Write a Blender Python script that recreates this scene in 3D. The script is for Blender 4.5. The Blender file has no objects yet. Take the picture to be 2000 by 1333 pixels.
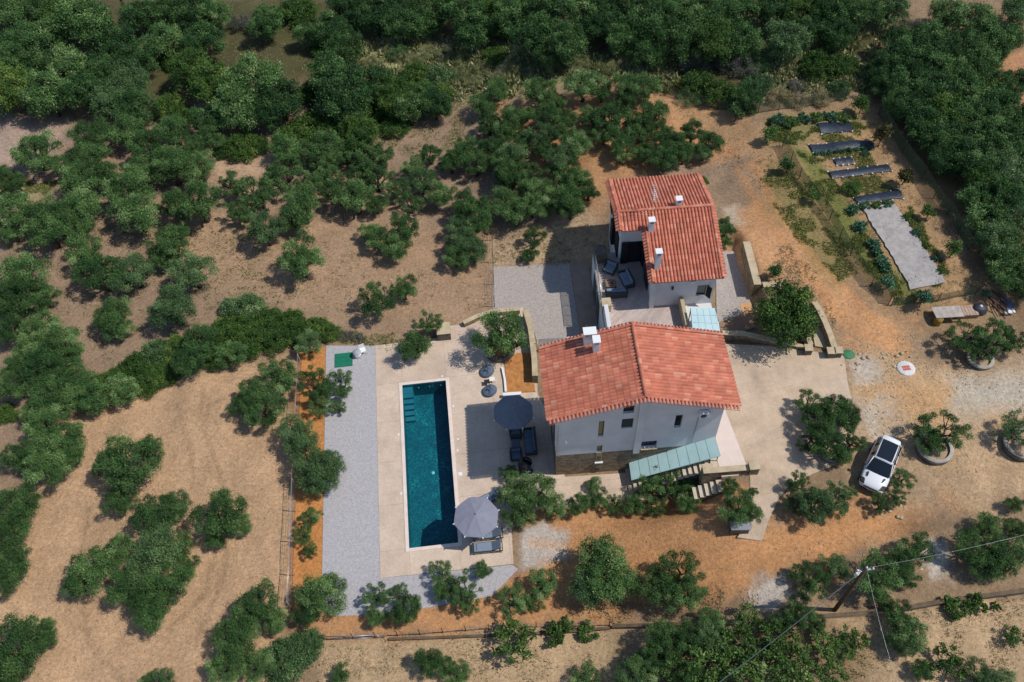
import bpy, bmesh, math, random
import numpy as np
from mathutils import Vector, Matrix, noise, geometry
random.seed(7); rng = np.random.default_rng(7)
S = bpy.context.scene; COL = S.collection
R_ = math.radians
# ------------------------------------------------------------------ camera
F = 1730.0
U = np.array([0.99349593, -0.1080885, 0.03581496])      # world x in camera axes (x right, y down, z forward)
V = np.array([0.10841706, 0.80178263, -0.5876992])
DN = np.array([74.5, 1258., F]); DN /= np.linalg.norm(DN)
V = -V if V[1] > 0 else V
V = np.cross(DN, U) if np.dot(np.cross(DN, U), V) > 0 else -np.cross(DN, U)
H = 55.0
def _ray0(px, py, z):
    r = np.array([px-1000, py-666.5, F]); t = (H-z)/(r @ DN); p = r*t
    return np.array([p @ U, p @ V])
O0 = _ray0(799.5, 1072.2, 0)
def g(px, py, z=0.0):
    """world x, y of the photograph's point (2000 px wide) lying at height z"""
    q = _ray0(px, py, z) - O0
    return float(q[0]), float(q[1])
def depth_at(x, y, z):
    p = (x+O0[0])*U + (y+O0[1])*V + (H-z)*DN
    return float(p[2])
cam_d = bpy.data.cameras.new("camera"); cam = bpy.data.objects.new("camera", cam_d); COL.objects.link(cam)
UPc = -DN
m3 = Matrix(((U[0], -U[1], -U[2]), (V[0], -V[1], -V[2]), (UPc[0], -UPc[1], -UPc[2])))
cam.matrix_world = Matrix.Translation((-O0[0], -O0[1], H)) @ m3.to_4x4()
cam_d.sensor_width = 36; cam_d.lens = 36*F/2000; cam_d.clip_end = 3000; cam_d.clip_start = 0.5
S.camera = cam
# ------------------------------------------------------------------ light
SUN = Vector((5.39, -1.0, 8.0)).normalized()
elev = math.asin(SUN.z); azim = math.atan2(SUN.x, SUN.y)
W = bpy.data.worlds.new("World"); S.world = W; W.use_nodes = True
wn = W.node_tree.nodes; wl = W.node_tree.links
sky = wn.new("ShaderNodeTexSky"); sky.sky_type = 'NISHITA'; sky.sun_disc = False
sky.sun_elevation = elev; sky.sun_rotation = azim; sky.altitude = 100; sky.dust_density = 0.3; sky.ozone_density = 2.0
bg = wn["Background"]; bg.inputs[1].default_value = 0.115; wl.new(sky.outputs[0], bg.inputs[0])
sl = bpy.data.lights.new("sun", 'SUN'); sl.energy = 3.55; sl.angle = R_(0.5); sl.color = (1.0, 0.95, 0.87)
so = bpy.data.objects.new("sun", sl); COL.objects.link(so)
so.rotation_euler = SUN.to_track_quat('Z', 'Y').to_euler(); so.location = (40, -10, 60)
S.view_settings.view_transform = 'Standard'; S.view_settings.look = 'None'
S.view_settings.exposure = 0.0; S.view_settings.gamma = 1.0
S.render.resolution_x = 1024; S.render.resolution_y = 682

# ------------------------------------------------------------------ materials
def srgb(r, g_, b, k=1.0):
    f = lambda c: ((c/255+0.055)/1.055)**2.4 if c > 10 else c/255/12.92
    return (f(r)*k, f(g_)*k, f(b)*k)
MATS = {}
def mat(name, col, rough=0.8, col2=None, scale=3.0, detail=6, bump=0.0, bscale=None, spec=0.3, metal=0.0,
        coord='Object', contrast=(0.35, 0.65)):
    if name in MATS: return MATS[name]
    m = bpy.data.materials.new(name); m.use_nodes = True; MATS[name] = m
    n = m.node_tree.nodes; l = m.node_tree.links; b = n["Principled BSDF"]
    b.inputs["Roughness"].default_value = rough; b.inputs["Metallic"].default_value = metal
    b.inputs["Specular IOR Level"].default_value = spec
    b.inputs["Base Color"].default_value = (*col, 1)
    tc = n.new("ShaderNodeTexCoord")
    if col2:
        nz = n.new("ShaderNodeTexNoise"); nz.inputs["Scale"].default_value = scale; nz.inputs["Detail"].default_value = detail
        nz.inputs["Roughness"].default_value = 0.65
        l.new(tc.outputs[coord], nz.inputs["Vector"])
        r = n.new("ShaderNodeValToRGB"); r.color_ramp.elements[0].position = contrast[0]; r.color_ramp.elements[1].position = contrast[1]
        r.color_ramp.elements[0].color = (*col, 1); r.color_ramp.elements[1].color = (*col2, 1)
        l.new(nz.outputs["Fac"], r.inputs[0]); l.new(r.outputs[0], b.inputs["Base Color"])
    if bump:
        nb = n.new("ShaderNodeTexNoise"); nb.inputs["Scale"].default_value = bscale or scale*4; nb.inputs["Detail"].default_value = 5
        l.new(tc.outputs[coord], nb.inputs["Vector"])
        bp = n.new("ShaderNodeBump"); bp.inputs["Strength"].default_value = bump; bp.inputs["Distance"].default_value = 0.05
        l.new(nb.outputs["Fac"], bp.inputs["Height"]); l.new(bp.outputs[0], b.inputs["Normal"])
    return m
def stone_mat(name, c1, c2, mortar, scale=2.6, bump=0.6):
    m = bpy.data.materials.new(name); m.use_nodes = True; MATS[name] = m
    n = m.node_tree.nodes; l = m.node_tree.links; b = n["Principled BSDF"]; b.inputs["Roughness"].default_value = 0.9
    tc = n.new("ShaderNodeTexCoord"); mp = n.new("ShaderNodeMapping"); mp.inputs["Scale"].default_value = (1, 1, 1.8)
    l.new(tc.outputs["Object"], mp.inputs[0])
    v = n.new("ShaderNodeTexVoronoi"); v.inputs["Scale"].default_value = scale; l.new(mp.outputs[0], v.inputs["Vector"])
    ve = n.new("ShaderNodeTexVoronoi"); ve.feature = 'DISTANCE_TO_EDGE'; ve.inputs["Scale"].default_value = scale; l.new(mp.outputs[0], ve.inputs["Vector"])
    sp = n.new("ShaderNodeSeparateColor"); l.new(v.outputs["Color"], sp.inputs[0])
    mx = n.new("ShaderNodeMix"); mx.data_type = 'RGBA'; mx.inputs[6].default_value = (*c1, 1); mx.inputs[7].default_value = (*c2, 1)
    l.new(sp.outputs[0], mx.inputs[0])
    rp = n.new("ShaderNodeValToRGB"); rp.color_ramp.elements[0].position = 0.02; rp.color_ramp.elements[1].position = 0.08
    l.new(ve.outputs["Distance"], rp.inputs[0])
    m2 = n.new("ShaderNodeMix"); m2.data_type = 'RGBA'; m2.inputs[6].default_value = (*mortar, 1); l.new(rp.outputs[0], m2.inputs[0]); l.new(mx.outputs[2], m2.inputs[7])
    nz = n.new("ShaderNodeTexNoise"); nz.inputs["Scale"].default_value = 9; nz.inputs["Detail"].default_value = 6; l.new(tc.outputs["Object"], nz.inputs["Vector"])
    mr = n.new("ShaderNodeMapRange"); mr.inputs[3].default_value = 0.7; mr.inputs[4].default_value = 1.3; l.new(nz.outputs["Fac"], mr.inputs[0])
    m3_ = n.new("ShaderNodeVectorMath"); m3_.operation = 'MULTIPLY'; l.new(m2.outputs[2], m3_.inputs[0]); l.new(mr.outputs[0], m3_.inputs[1])
    l.new(m3_.outputs[0], b.inputs["Base Color"])
    bp = n.new("ShaderNodeBump"); bp.inputs["Strength"].default_value = bump; bp.inputs["Distance"].default_value = 0.05
    l.new(rp.outputs[0], bp.inputs["Height"]); l.new(bp.outputs[0], b.inputs["Normal"])
    return m
WHITE = mat('white_plaster', srgb(224, 224, 224, .95), .85, srgb(208, 208, 210, .95), 0.7, bump=.12, bscale=20)
WHITE2 = mat('white_paint', (.78, .78, .77), .5)
STONE = stone_mat('rubble_stone', srgb(160, 140, 112), srgb(104, 92, 76), srgb(120, 106, 88), 4.2)
STONE_D = stone_mat('grey_stone', srgb(120, 112, 102), srgb(92, 86, 78), srgb(80, 74, 66), 3.4)
CAPST = mat('cap_stone', srgb(196, 180, 150), .9, srgb(170, 152, 124), 1.6, bump=.3)
def slab_mat(name, c1, c2, joint, bw, bh, mort=0.012, rot=0.0, offset=0.0, stain=0.35):
    m = bpy.data.materials.new(name); m.use_nodes = True; MATS[name] = m
    n = m.node_tree.nodes; l = m.node_tree.links; b = n["Principled BSDF"]; b.inputs["Roughness"].default_value = .85
    tc = n.new("ShaderNodeTexCoord"); mp = n.new("ShaderNodeMapping"); mp.inputs["Rotation"].default_value = (0, 0, rot)
    l.new(tc.outputs["Object"], mp.inputs[0])
    br = n.new("ShaderNodeTexBrick"); br.offset = offset; br.inputs["Scale"].default_value = 1
    br.inputs["Color1"].default_value = (*c1, 1); br.inputs["Color2"].default_value = (*c2, 1); br.inputs["Mortar"].default_value = (*joint, 1)
    br.inputs["Mortar Size"].default_value = mort; br.inputs["Brick Width"].default_value = bw; br.inputs["Row Height"].default_value = bh
    l.new(mp.outputs[0], br.inputs["Vector"])
    nz = n.new("ShaderNodeTexNoise"); nz.inputs["Scale"].default_value = .55; nz.inputs["Detail"].default_value = 9; nz.inputs["Roughness"].default_value = .7
    l.new(tc.outputs["Object"], nz.inputs["Vector"])
    mr = n.new("ShaderNodeMapRange"); mr.inputs[1].default_value = .3; mr.inputs[2].default_value = .7
    mr.inputs[3].default_value = 1-stain*.6; mr.inputs[4].default_value = 1+stain*.4; l.new(nz.outputs["Fac"], mr.inputs[0])
    n2 = n.new("ShaderNodeTexNoise"); n2.inputs["Scale"].default_value = 11; n2.inputs["Detail"].default_value = 6; l.new(tc.outputs["Object"], n2.inputs["Vector"])
    mr2 = n.new("ShaderNodeMapRange"); mr2.inputs[1].default_value = .3; mr2.inputs[2].default_value = .7; mr2.inputs[3].default_value = .9; mr2.inputs[4].default_value = 1.1
    l.new(n2.outputs["Fac"], mr2.inputs[0])
    mm = n.new("ShaderNodeMath"); mm.operation = 'MULTIPLY'; l.new(mr.outputs[0], mm.inputs[0]); l.new(mr2.outputs[0], mm.inputs[1])
    vm = n.new("ShaderNodeVectorMath"); vm.operation = 'MULTIPLY'; l.new(br.outputs["Color"], vm.inputs[0]); l.new(mm.outputs[0], vm.inputs[1])
    l.new(vm.outputs[0], b.inputs["Base Color"])
    return m
PAVE = slab_mat('beige_concrete', srgb(205, 184, 164, .98), srgb(201, 179, 158, .98), srgb(168, 146, 126), 3.3, 3.3, .012, rot=R_(0))
DRIVE = slab_mat('drive_concrete', srgb(205, 182, 158, .9), srgb(200, 176, 150, .9), srgb(176, 152, 128), 3.0, 3.6, .012, rot=R_(-8), stain=.5)
TILEF = slab_mat('wood_look_tile', srgb(196, 180, 172), srgb(180, 162, 154), srgb(150, 136, 130), .9, .15, .01, rot=R_(-45), offset=.5)
def gravel_mat(name, c1, c2):
    m = mat(name, c1, .95, c2, 9, 8, bump=.5, bscale=26, contrast=(.3, .7)); return m
GRAVEL = gravel_mat('grey_gravel', srgb(150, 147, 150), srgb(192, 188, 188))
GRAVEL2 = gravel_mat('warm_gravel', srgb(142, 132, 126), srgb(190, 180, 172))
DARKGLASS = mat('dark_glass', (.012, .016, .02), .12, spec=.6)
FRAME = mat('dark_frame', (.05, .055, .06), .5)
SHUT = mat('grey_green_shutter', srgb(70, 80, 80), .6, srgb(60, 70, 70), 8)
SHUTD = mat('dark_shutter', srgb(40, 42, 48), .6, srgb(32, 34, 40), 8)
METAL = mat('grey_metal', (.35, .36, .38), .4, metal=.8)
PIPE = mat('light_metal', (.6, .6, .6), .35, metal=.7)
TEAL = mat('frosted_teal_glass', srgb(186, 214, 212), .35, srgb(174, 204, 202), 1.2, spec=.5)
TEAL2 = mat('pale_teal_glass', srgb(196, 222, 224), .35, srgb(184, 212, 216), 1.2, spec=.5)
WOOD = mat('weathered_wood', srgb(150, 128, 108), .85, srgb(110, 92, 76), 5)
BARK = mat('bark', srgb(96, 84, 70), .95, srgb(58, 50, 42), 6, bump=.5)
BARKG = mat('grey_bark', srgb(128, 120, 108), .95, srgb(90, 84, 76), 6)
POLEW = mat('pole_wood', srgb(92, 74, 60), .9, srgb(62, 50, 42), 4)
CUSH = mat('blue_grey_cushion', srgb(128, 142, 158), .9, srgb(116, 130, 146), 6)
CUSHD = mat('dark_blue_cushion', srgb(98, 110, 126), .9, srgb(86, 98, 114), 6)
UMBG = mat('grey_lilac_canvas', srgb(136, 136, 150), .85, srgb(128, 128, 142), 3)
UMBB = mat('blue_grey_canvas', srgb(122, 126, 134), .85, srgb(112, 116, 124), 3)
BEAN = mat('slate_bag_fabric', srgb(96, 110, 128), .9, srgb(84, 98, 114), 5, bump=.3)
RATTAN = mat('dark_rattan', (.025, .025, .028), .7)
GREENP = mat('green_plastic', srgb(30, 120, 90), .6, srgb(26, 108, 82), 4)
BLACKP = mat('black_mulch_film', srgb(24, 30, 42), .38, srgb(44, 54, 70), 5, bump=.6, bscale=14, spec=.6)
FABRIC = mat('grey_ground_fabric', srgb(176, 170, 166), .9, srgb(152, 146, 142), 2.2, bump=.35, bscale=7)
PEB = mat('white_pebble', srgb(205, 205, 200), .8)
NETG = None
def net_mat(name, col, alpha):
    m = bpy.data.materials.new(name); m.use_nodes = True
    n = m.node_tree.nodes; l = m.node_tree.links; b = n["Principled BSDF"]; b.inputs["Base Color"].default_value = (*col, 1); b.inputs["Roughness"].default_value = .8
    t = n.new("ShaderNodeBsdfTransparent"); mx = n.new("ShaderNodeMixShader"); mx.inputs[0].default_value = alpha
    l.new(t.outputs[0], mx.inputs[1]); l.new(b.outputs[0], mx.inputs[2]); l.new(mx.outputs[0], n["Material Output"].inputs[0]); return m
NETG = net_mat('green_shade_net', srgb(70, 92, 66), .55)
WIRE = mat('fence_wire', (.25, .25, .25), .5, metal=.5)
RAILG = net_mat('clear_glass', (.5, .58, .58), .35)
# roof tiles : colour per tile from the uv cell
def tile_mat():
    m = bpy.data.materials.new('terracotta_tiles'); m.use_nodes = True
    n = m.node_tree.nodes; l = m.node_tree.links; b = n["Principled BSDF"]; b.inputs["Roughness"].default_value = .8
    b.inputs["Specular IOR Level"].default_value = .25
    uv = n.new("ShaderNodeUVMap"); vm = n.new("ShaderNodeVectorMath"); vm.operation = 'FLOOR'; l.new(uv.outputs[0], vm.inputs[0])
    wnz = n.new("ShaderNodeTexWhiteNoise"); wnz.noise_dimensions = '2D'; l.new(vm.outputs[0], wnz.inputs["Vector"])
    rp = n.new("ShaderNodeValToRGB"); e = rp.color_ramp.elements
    e[0].position = 0; e[0].color = (*srgb(182, 110, 90), 1); e[1].position = 1; e[1].color = (*srgb(208, 150, 124), 1)
    for p, c in ((.45, srgb(194, 118, 94)), (.86, srgb(200, 128, 104)), (.97, srgb(208, 142, 116))):
        x = e.new(p); x.color = (*c, 1)
    l.new(wnz.outputs["Value"], rp.inputs[0])
    tc = n.new("ShaderNodeTexCoord"); nz = n.new("ShaderNodeTexNoise"); nz.inputs["Scale"].default_value = 1.3; nz.inputs["Detail"].default_value = 8
    l.new(tc.outputs["Object"], nz.inputs["Vector"])
    mr = n.new("ShaderNodeMapRange"); mr.inputs[1].default_value = .3; mr.inputs[2].default_value = .7; mr.inputs[3].default_value = .8; mr.inputs[4].default_value = 1.12; l.new(nz.outputs["Fac"], mr.inputs[0])
    v2 = n.new("ShaderNodeVectorMath"); v2.operation = 'MULTIPLY'; l.new(rp.outputs[0], v2.inputs[0]); l.new(mr.outputs[0], v2.inputs[1])
    l.new(v2.outputs[0], b.inputs["Base Color"]); return m
TILES = tile_mat()
def leaf_mat(name, c1, c2, c3=None, trans=.08):
    m = bpy.data.materials.new(name); m.use_nodes = True; MATS[name] = m
    n = m.node_tree.nodes; l = m.node_tree.links; b = n["Principled BSDF"]; b.inputs["Roughness"].default_value = .6
    b.inputs["Specular IOR Level"].default_value = .2
    at = n.new("ShaderNodeAttribute"); at.attribute_name = 'tint'
    oi = n.new("ShaderNodeObjectInfo")
    ad = n.new("ShaderNodeMath"); ad.operation = 'MULTIPLY_ADD'; ad.inputs[1].default_value = .5; l.new(oi.outputs["Random"], ad.inputs[0])
    sb = n.new("ShaderNodeMath"); sb.operation = 'SUBTRACT'; sb.inputs[1].default_value = .25; l.new(at.outputs["Fac"], sb.inputs[0]); l.new(sb.outputs[0], ad.inputs[2])
    rp = n.new("ShaderNodeValToRGB"); e = rp.color_ramp.elements; e[0].color = (*c1, 1); e[1].color = (*c2, 1)
    e[0].position = .1; e[1].position = .75
    if c3: x = e.new(1.0); x.color = (*c3, 1)
    l.new(ad.outputs[0], rp.inputs[0]); l.new(rp.outputs[0], b.inputs["Base Color"])
    tr = n.new("ShaderNodeBsdfTranslucent"); l.new(rp.outputs[0], tr.inputs[0])
    mx = n.new("ShaderNodeMixShader"); mx.inputs[0].default_value = trans
    l.new(b.outputs[0], mx.inputs[1]); l.new(tr.outputs[0], mx.inputs[2]); l.new(mx.outputs[0], n["Material Output"].inputs[0])
    return m
L_OLIVE = leaf_mat('olive_leaves', (.038, .088, .026), (.12, .225, .066), (.31, .43, .17))
L_GREY = leaf_mat('silver_olive_leaves', (.06, .12, .044), (.155, .255, .095), (.33, .43, .2))
L_WOOD = leaf_mat('woodland_leaves', (.026, .07, .022), (.09, .185, .052), (.21, .33, .11))
L_MAQ = leaf_mat('evergreen_shrub_leaves', (.038, .09, .02), (.1, .18, .036), (.22, .3, .07))
L_FIG = leaf_mat('bright_broad_leaves', (.06, .125, .03), (.15, .255, .065), (.3, .4, .14), .25)
L_DRY = leaf_mat('dry_twiggy_scrub', (.1, .105, .085), (.17, .17, .14), (.26, .25, .2))
L_BROWN = leaf_mat('bronze_leaves', (.04, .05, .016), (.1, .09, .03), (.16, .12, .05))
L_CABB = leaf_mat('blue_green_leaves', (.05, .13, .07), (.1, .22, .12), (.2, .32, .2))
L_REED = leaf_mat('pale_reeds', (.16, .18, .07), (.32, .33, .15), (.5, .47, .28))
L_STRAW = leaf_mat('straw', (.3, .25, .13), (.46, .37, .22), (.62, .52, .34))
L_WEED = leaf_mat('weed_leaves', (.15, .2, .05), (.26, .3, .09), (.38, .38, .15), .3)
L_YEL = leaf_mat('yellow_flower_scrub', (.3, .26, .03), (.5, .42, .05), (.6, .5, .1))
# ------------------------------------------------------------------ object helpers
def link(o, parent=None):
    COL.objects.link(o)
    if parent: o.parent = parent
    return o
def mesh_np(name, verts, faces, uniform=4):
    me = bpy.data.meshes.new(name); verts = np.asarray(verts, dtype=np.float32); faces = np.asarray(faces, dtype=np.int32)
    me.vertices.add(len(verts)); me.vertices.foreach_set('co', verts.ravel())
    k = faces.shape[1]; me.loops.add(faces.size); me.loops.foreach_set('vertex_index', faces.ravel())
    me.polygons.add(len(faces)); me.polygons.foreach_set('loop_start', np.arange(0, faces.size, k, dtype=np.int32))
    me.update(calc_edges=True); return me
class MB:
    def __init__(s): s.v = []; s.f = []; s.uv = None; s.sm = []
    def add(s, vs, fs, smooth=False):
        o = len(s.v); s.v += [tuple(map(float, p)) for p in vs]; s.f += [tuple(i+o for i in f) for f in fs]; s.sm += [smooth]*len(fs)
    def box(s, x0, x1, y0, y1, z0, z1):
        s.add([(x0,y0,z0),(x1,y0,z0),(x1,y1,z0),(x0,y1,z0),(x0,y0,z1),(x1,y0,z1),(x1,y1,z1),(x0,y1,z1)],
              [(0,3,2,1),(4,5,6,7),(0,1,5,4),(1,2,6,5),(2,3,7,6),(3,0,4,7)]); return s
    def hexa(s, b, t):   # bottom quad, top quad
        s.add(list(b)+list(t), [(0,3,2,1),(4,5,6,7),(0,1,5,4),(1,2,6,5),(2,3,7,6),(3,0,4,7)]); return s
    def prism(s, poly, z0, z1):
        n = len(poly); a = sum(poly[i][0]*poly[(i+1)%n][1]-poly[(i+1)%n][0]*poly[i][1] for i in range(n))
        if a < 0: poly = poly[::-1]
        zb = z0 if callable(z0) else (lambda x, y: z0); zt = z1 if callable(z1) else (lambda x, y: z1)
        vs = [(x, y, zb(x, y)) for x, y in poly]+[(x, y, zt(x, y)) for x, y in poly]
        tri = geometry.tessellate_polygon([[Vector((x, y, 0)) for x, y in poly]])
        fs = []
        for t in tri:
            p = [poly[i] for i in t]; ar = (p[1][0]-p[0][0])*(p[2][1]-p[0][1])-(p[2][0]-p[0][0])*(p[1][1]-p[0][1])
            t = t if ar > 0 else t[::-1]
            fs.append(tuple(i+n for i in t)); fs.append(tuple(t[::-1]))
        for i in range(n): j = (i+1) % n; fs.append((i, j, j+n, i+n))
        s.add(vs, fs); return s
    def tube(s, pts, rad, k=7, cap=True):
        pts = [Vector(p) for p in pts]; rad = rad if hasattr(rad, '__len__') else [rad]*len(pts); vs = []
        for i, p in enumerate(pts):
            d = (pts[min(i+1, len(pts)-1)]-pts[max(i-1, 0)]).normalized()
            a = d.cross(Vector((0, 0, 1))) if abs(d.z) < .95 else d.cross(Vector((1, 0, 0))); a.normalize(); b = d.cross(a)
            for j in range(k):
                t = 2*math.pi*j/k; vs.append(p+(a*math.cos(t)+b*math.sin(t))*rad[i])
        fs = [(i*k+j, i*k+(j+1) % k, (i+1)*k+(j+1) % k, (i+1)*k+j) for i in range(len(pts)-1) for j in range(k)]
        if cap: fs += [tuple(range(k))[::-1], tuple((len(pts)-1)*k+j for j in range(k))]
        s.add(vs, fs, True); return s
    def lathe(s, prof, c=(0, 0, 0), k=20, sx=1, sy=1):
        vs = []
        for r, z in prof:
            for j in range(k): t = 2*math.pi*j/k; vs.append((c[0]+r*sx*math.cos(t), c[1]+r*sy*math.sin(t), c[2]+z))
        fs = [(i*k+j, i*k+(j+1) % k, (i+1)*k+(j+1) % k, (i+1)*k+j) for i in range(len(prof)-1) for j in range(k)]
        s.add(vs, fs, True); return s
    def build(s, name, m, parent=None, bevel=0.0, xf=None):
        me = bpy.data.meshes.new(name); me.from_pydata([xf(*p) for p in s.v] if xf else s.v, [], s.f); me.validate(); me.update()
        if len(s.sm) == len(me.polygons): me.polygons.foreach_set('use_smooth', s.sm)
        if bevel:
            bm = bmesh.new(); bm.from_mesh(me); bmesh.ops.bevel(bm, geom=list(bm.edges), offset=bevel, segments=2, profile=.5, affect='EDGES', clamp_overlap=True)
            bm.to_mesh(me); bm.free()
        me.materials.append(m); o = bpy.data.objects.new(name, me); link(o, parent); return o
def B(x0, x1, y0, y1, z0, z1): return MB().box(x0, x1, y0, y1, z0, z1)
def thing(name, label, cat, loc=(0, 0, 0), rz=0.0, group=None):
    o = bpy.data.objects.new(name, None); o.empty_display_size = .3; link(o); o.location = loc; o.rotation_euler = (0, 0, rz)
    return tag(o, label, cat, group)
def tag(o, label, cat, group=None, kind=None):
    if label: o['label'] = label
    if cat: o['category'] = cat
    if group: o['group'] = group
    if kind: o['kind'] = kind
    return o
def struct(o, label=None): o['kind'] = 'structure'; return tag(o, label, None) if label else o
def copy_tree(o, parent=None):
    c = o.copy(); COL.objects.link(c); c.parent = parent
    for ch in o.children: copy_tree(ch, c)
    return c
# ------------------------------------------------------------------ terrain
def ss(a, b, x):
    t = np.clip((x-a)/(b-a), 0, 1); return t*t*(3-2*t)
def vnoise(x, y, seed=0):
    x = np.asarray(x, float); y = np.asarray(y, float); xi = np.floor(x).astype(np.int64); yi = np.floor(y).astype(np.int64); fx = x-xi; fy = y-yi
    fx = fx*fx*(3-2*fx); fy = fy*fy*(3-2*fy)
    def h(a, b):
        n = (a*374761393+b*668265263+seed*1442695) & 0x7fffffff; n = ((n ^ (n >> 13))*1274126177) & 0x7fffffff; return ((n ^ (n >> 16)) & 0xffff)/65535.
    return (h(xi, yi)*(1-fx)+h(xi+1, yi)*fx)*(1-fy)+(h(xi, yi+1)*(1-fx)+h(xi+1, yi+1)*fx)*fy
def fbm(x, y, seed=0, oct=4):
    v = 0; a = .5
    for i in range(oct): v = v+a*vnoise(x*2**i, y*2**i, seed+i); a *= .5
    return v/(1-.5**oct)
TOPZ = 2.8
def terr(x, y, rough=True):
    x = np.asarray(x, float); y = np.asarray(y, float)
    south = ss(10, 22.5, x); mid = ss(17.3, 21.9, x); north = ss(4, 20, x)
    a = ss(-1.4, 1.0, y); b = ss(24, 29, y)
    h = TOPZ*((south*(1-a)+mid*a)*(1-b)+north*b)
    h = h - .35*ss(21, 23, x)*ss(10.8, 12.2, y)*(1-ss(26.5, 26.95, x))*(1-ss(21, 24, y))
    h = h + 1.0*(ss(26.9, 27.4, x)*(1-ss(20, 23, y))+ss(25, 34, x)*ss(20, 23, y))*ss(11.5, 15, y)*(1-.6*ss(26, 50, y))
    if rough:
        near = np.maximum(ss(-8, -5.5, x)*(1-ss(23, 27, x))*ss(-8, -4.5, y)*(1-ss(24, 30, y)), ss(18, 22, x)*(1-ss(33, 38, x))*ss(-5, -1, y)*(1-ss(18, 24, y)))
        h = h + (fbm(x*.22, y*.22, 3)-.5)*.9*(1-near)*ss(6, 16, np.abs(x-10)+np.abs(y-8)*.7-8) + (fbm(x*1.3, y*1.3, 9, 3)-.5)*.07*(1-near)
    return h
def hz(x, y): return float(terr(x, y))
def gt(px, py, dz=0.0):
    """world point of a pixel on (terrain + dz)"""
    z = dz
    for _ in range(8): x, y = g(px, py, z); z = hz(x, y)+dz
    return x, y, z
def polyW(pts, z=None):
    return [g(px, py, z) if z is not None else gt(px, py)[:2] for px, py in pts]
def sdist(P, X, Y):
    n = len(P); d = np.full(X.shape, 1e9); ins = np.zeros(X.shape, bool)
    for i in range(n):
        x0, y0 = P[i]; x1, y1 = P[(i+1) % n]; ex, ey = x1-x0, y1-y0
        t = np.clip(((X-x0)*ex+(Y-y0)*ey)/(ex*ex+ey*ey+1e-9), 0, 1)
        d = np.minimum(d, np.hypot(X-x0-t*ex, Y-y0-t*ey))
        c = ((y0 > Y) != (y1 > Y)) & (X < (x1-x0)*(Y-y0)/((y1-y0)+1e-12)+x0); ins ^= c
    return np.where(ins, d, -d)
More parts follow.
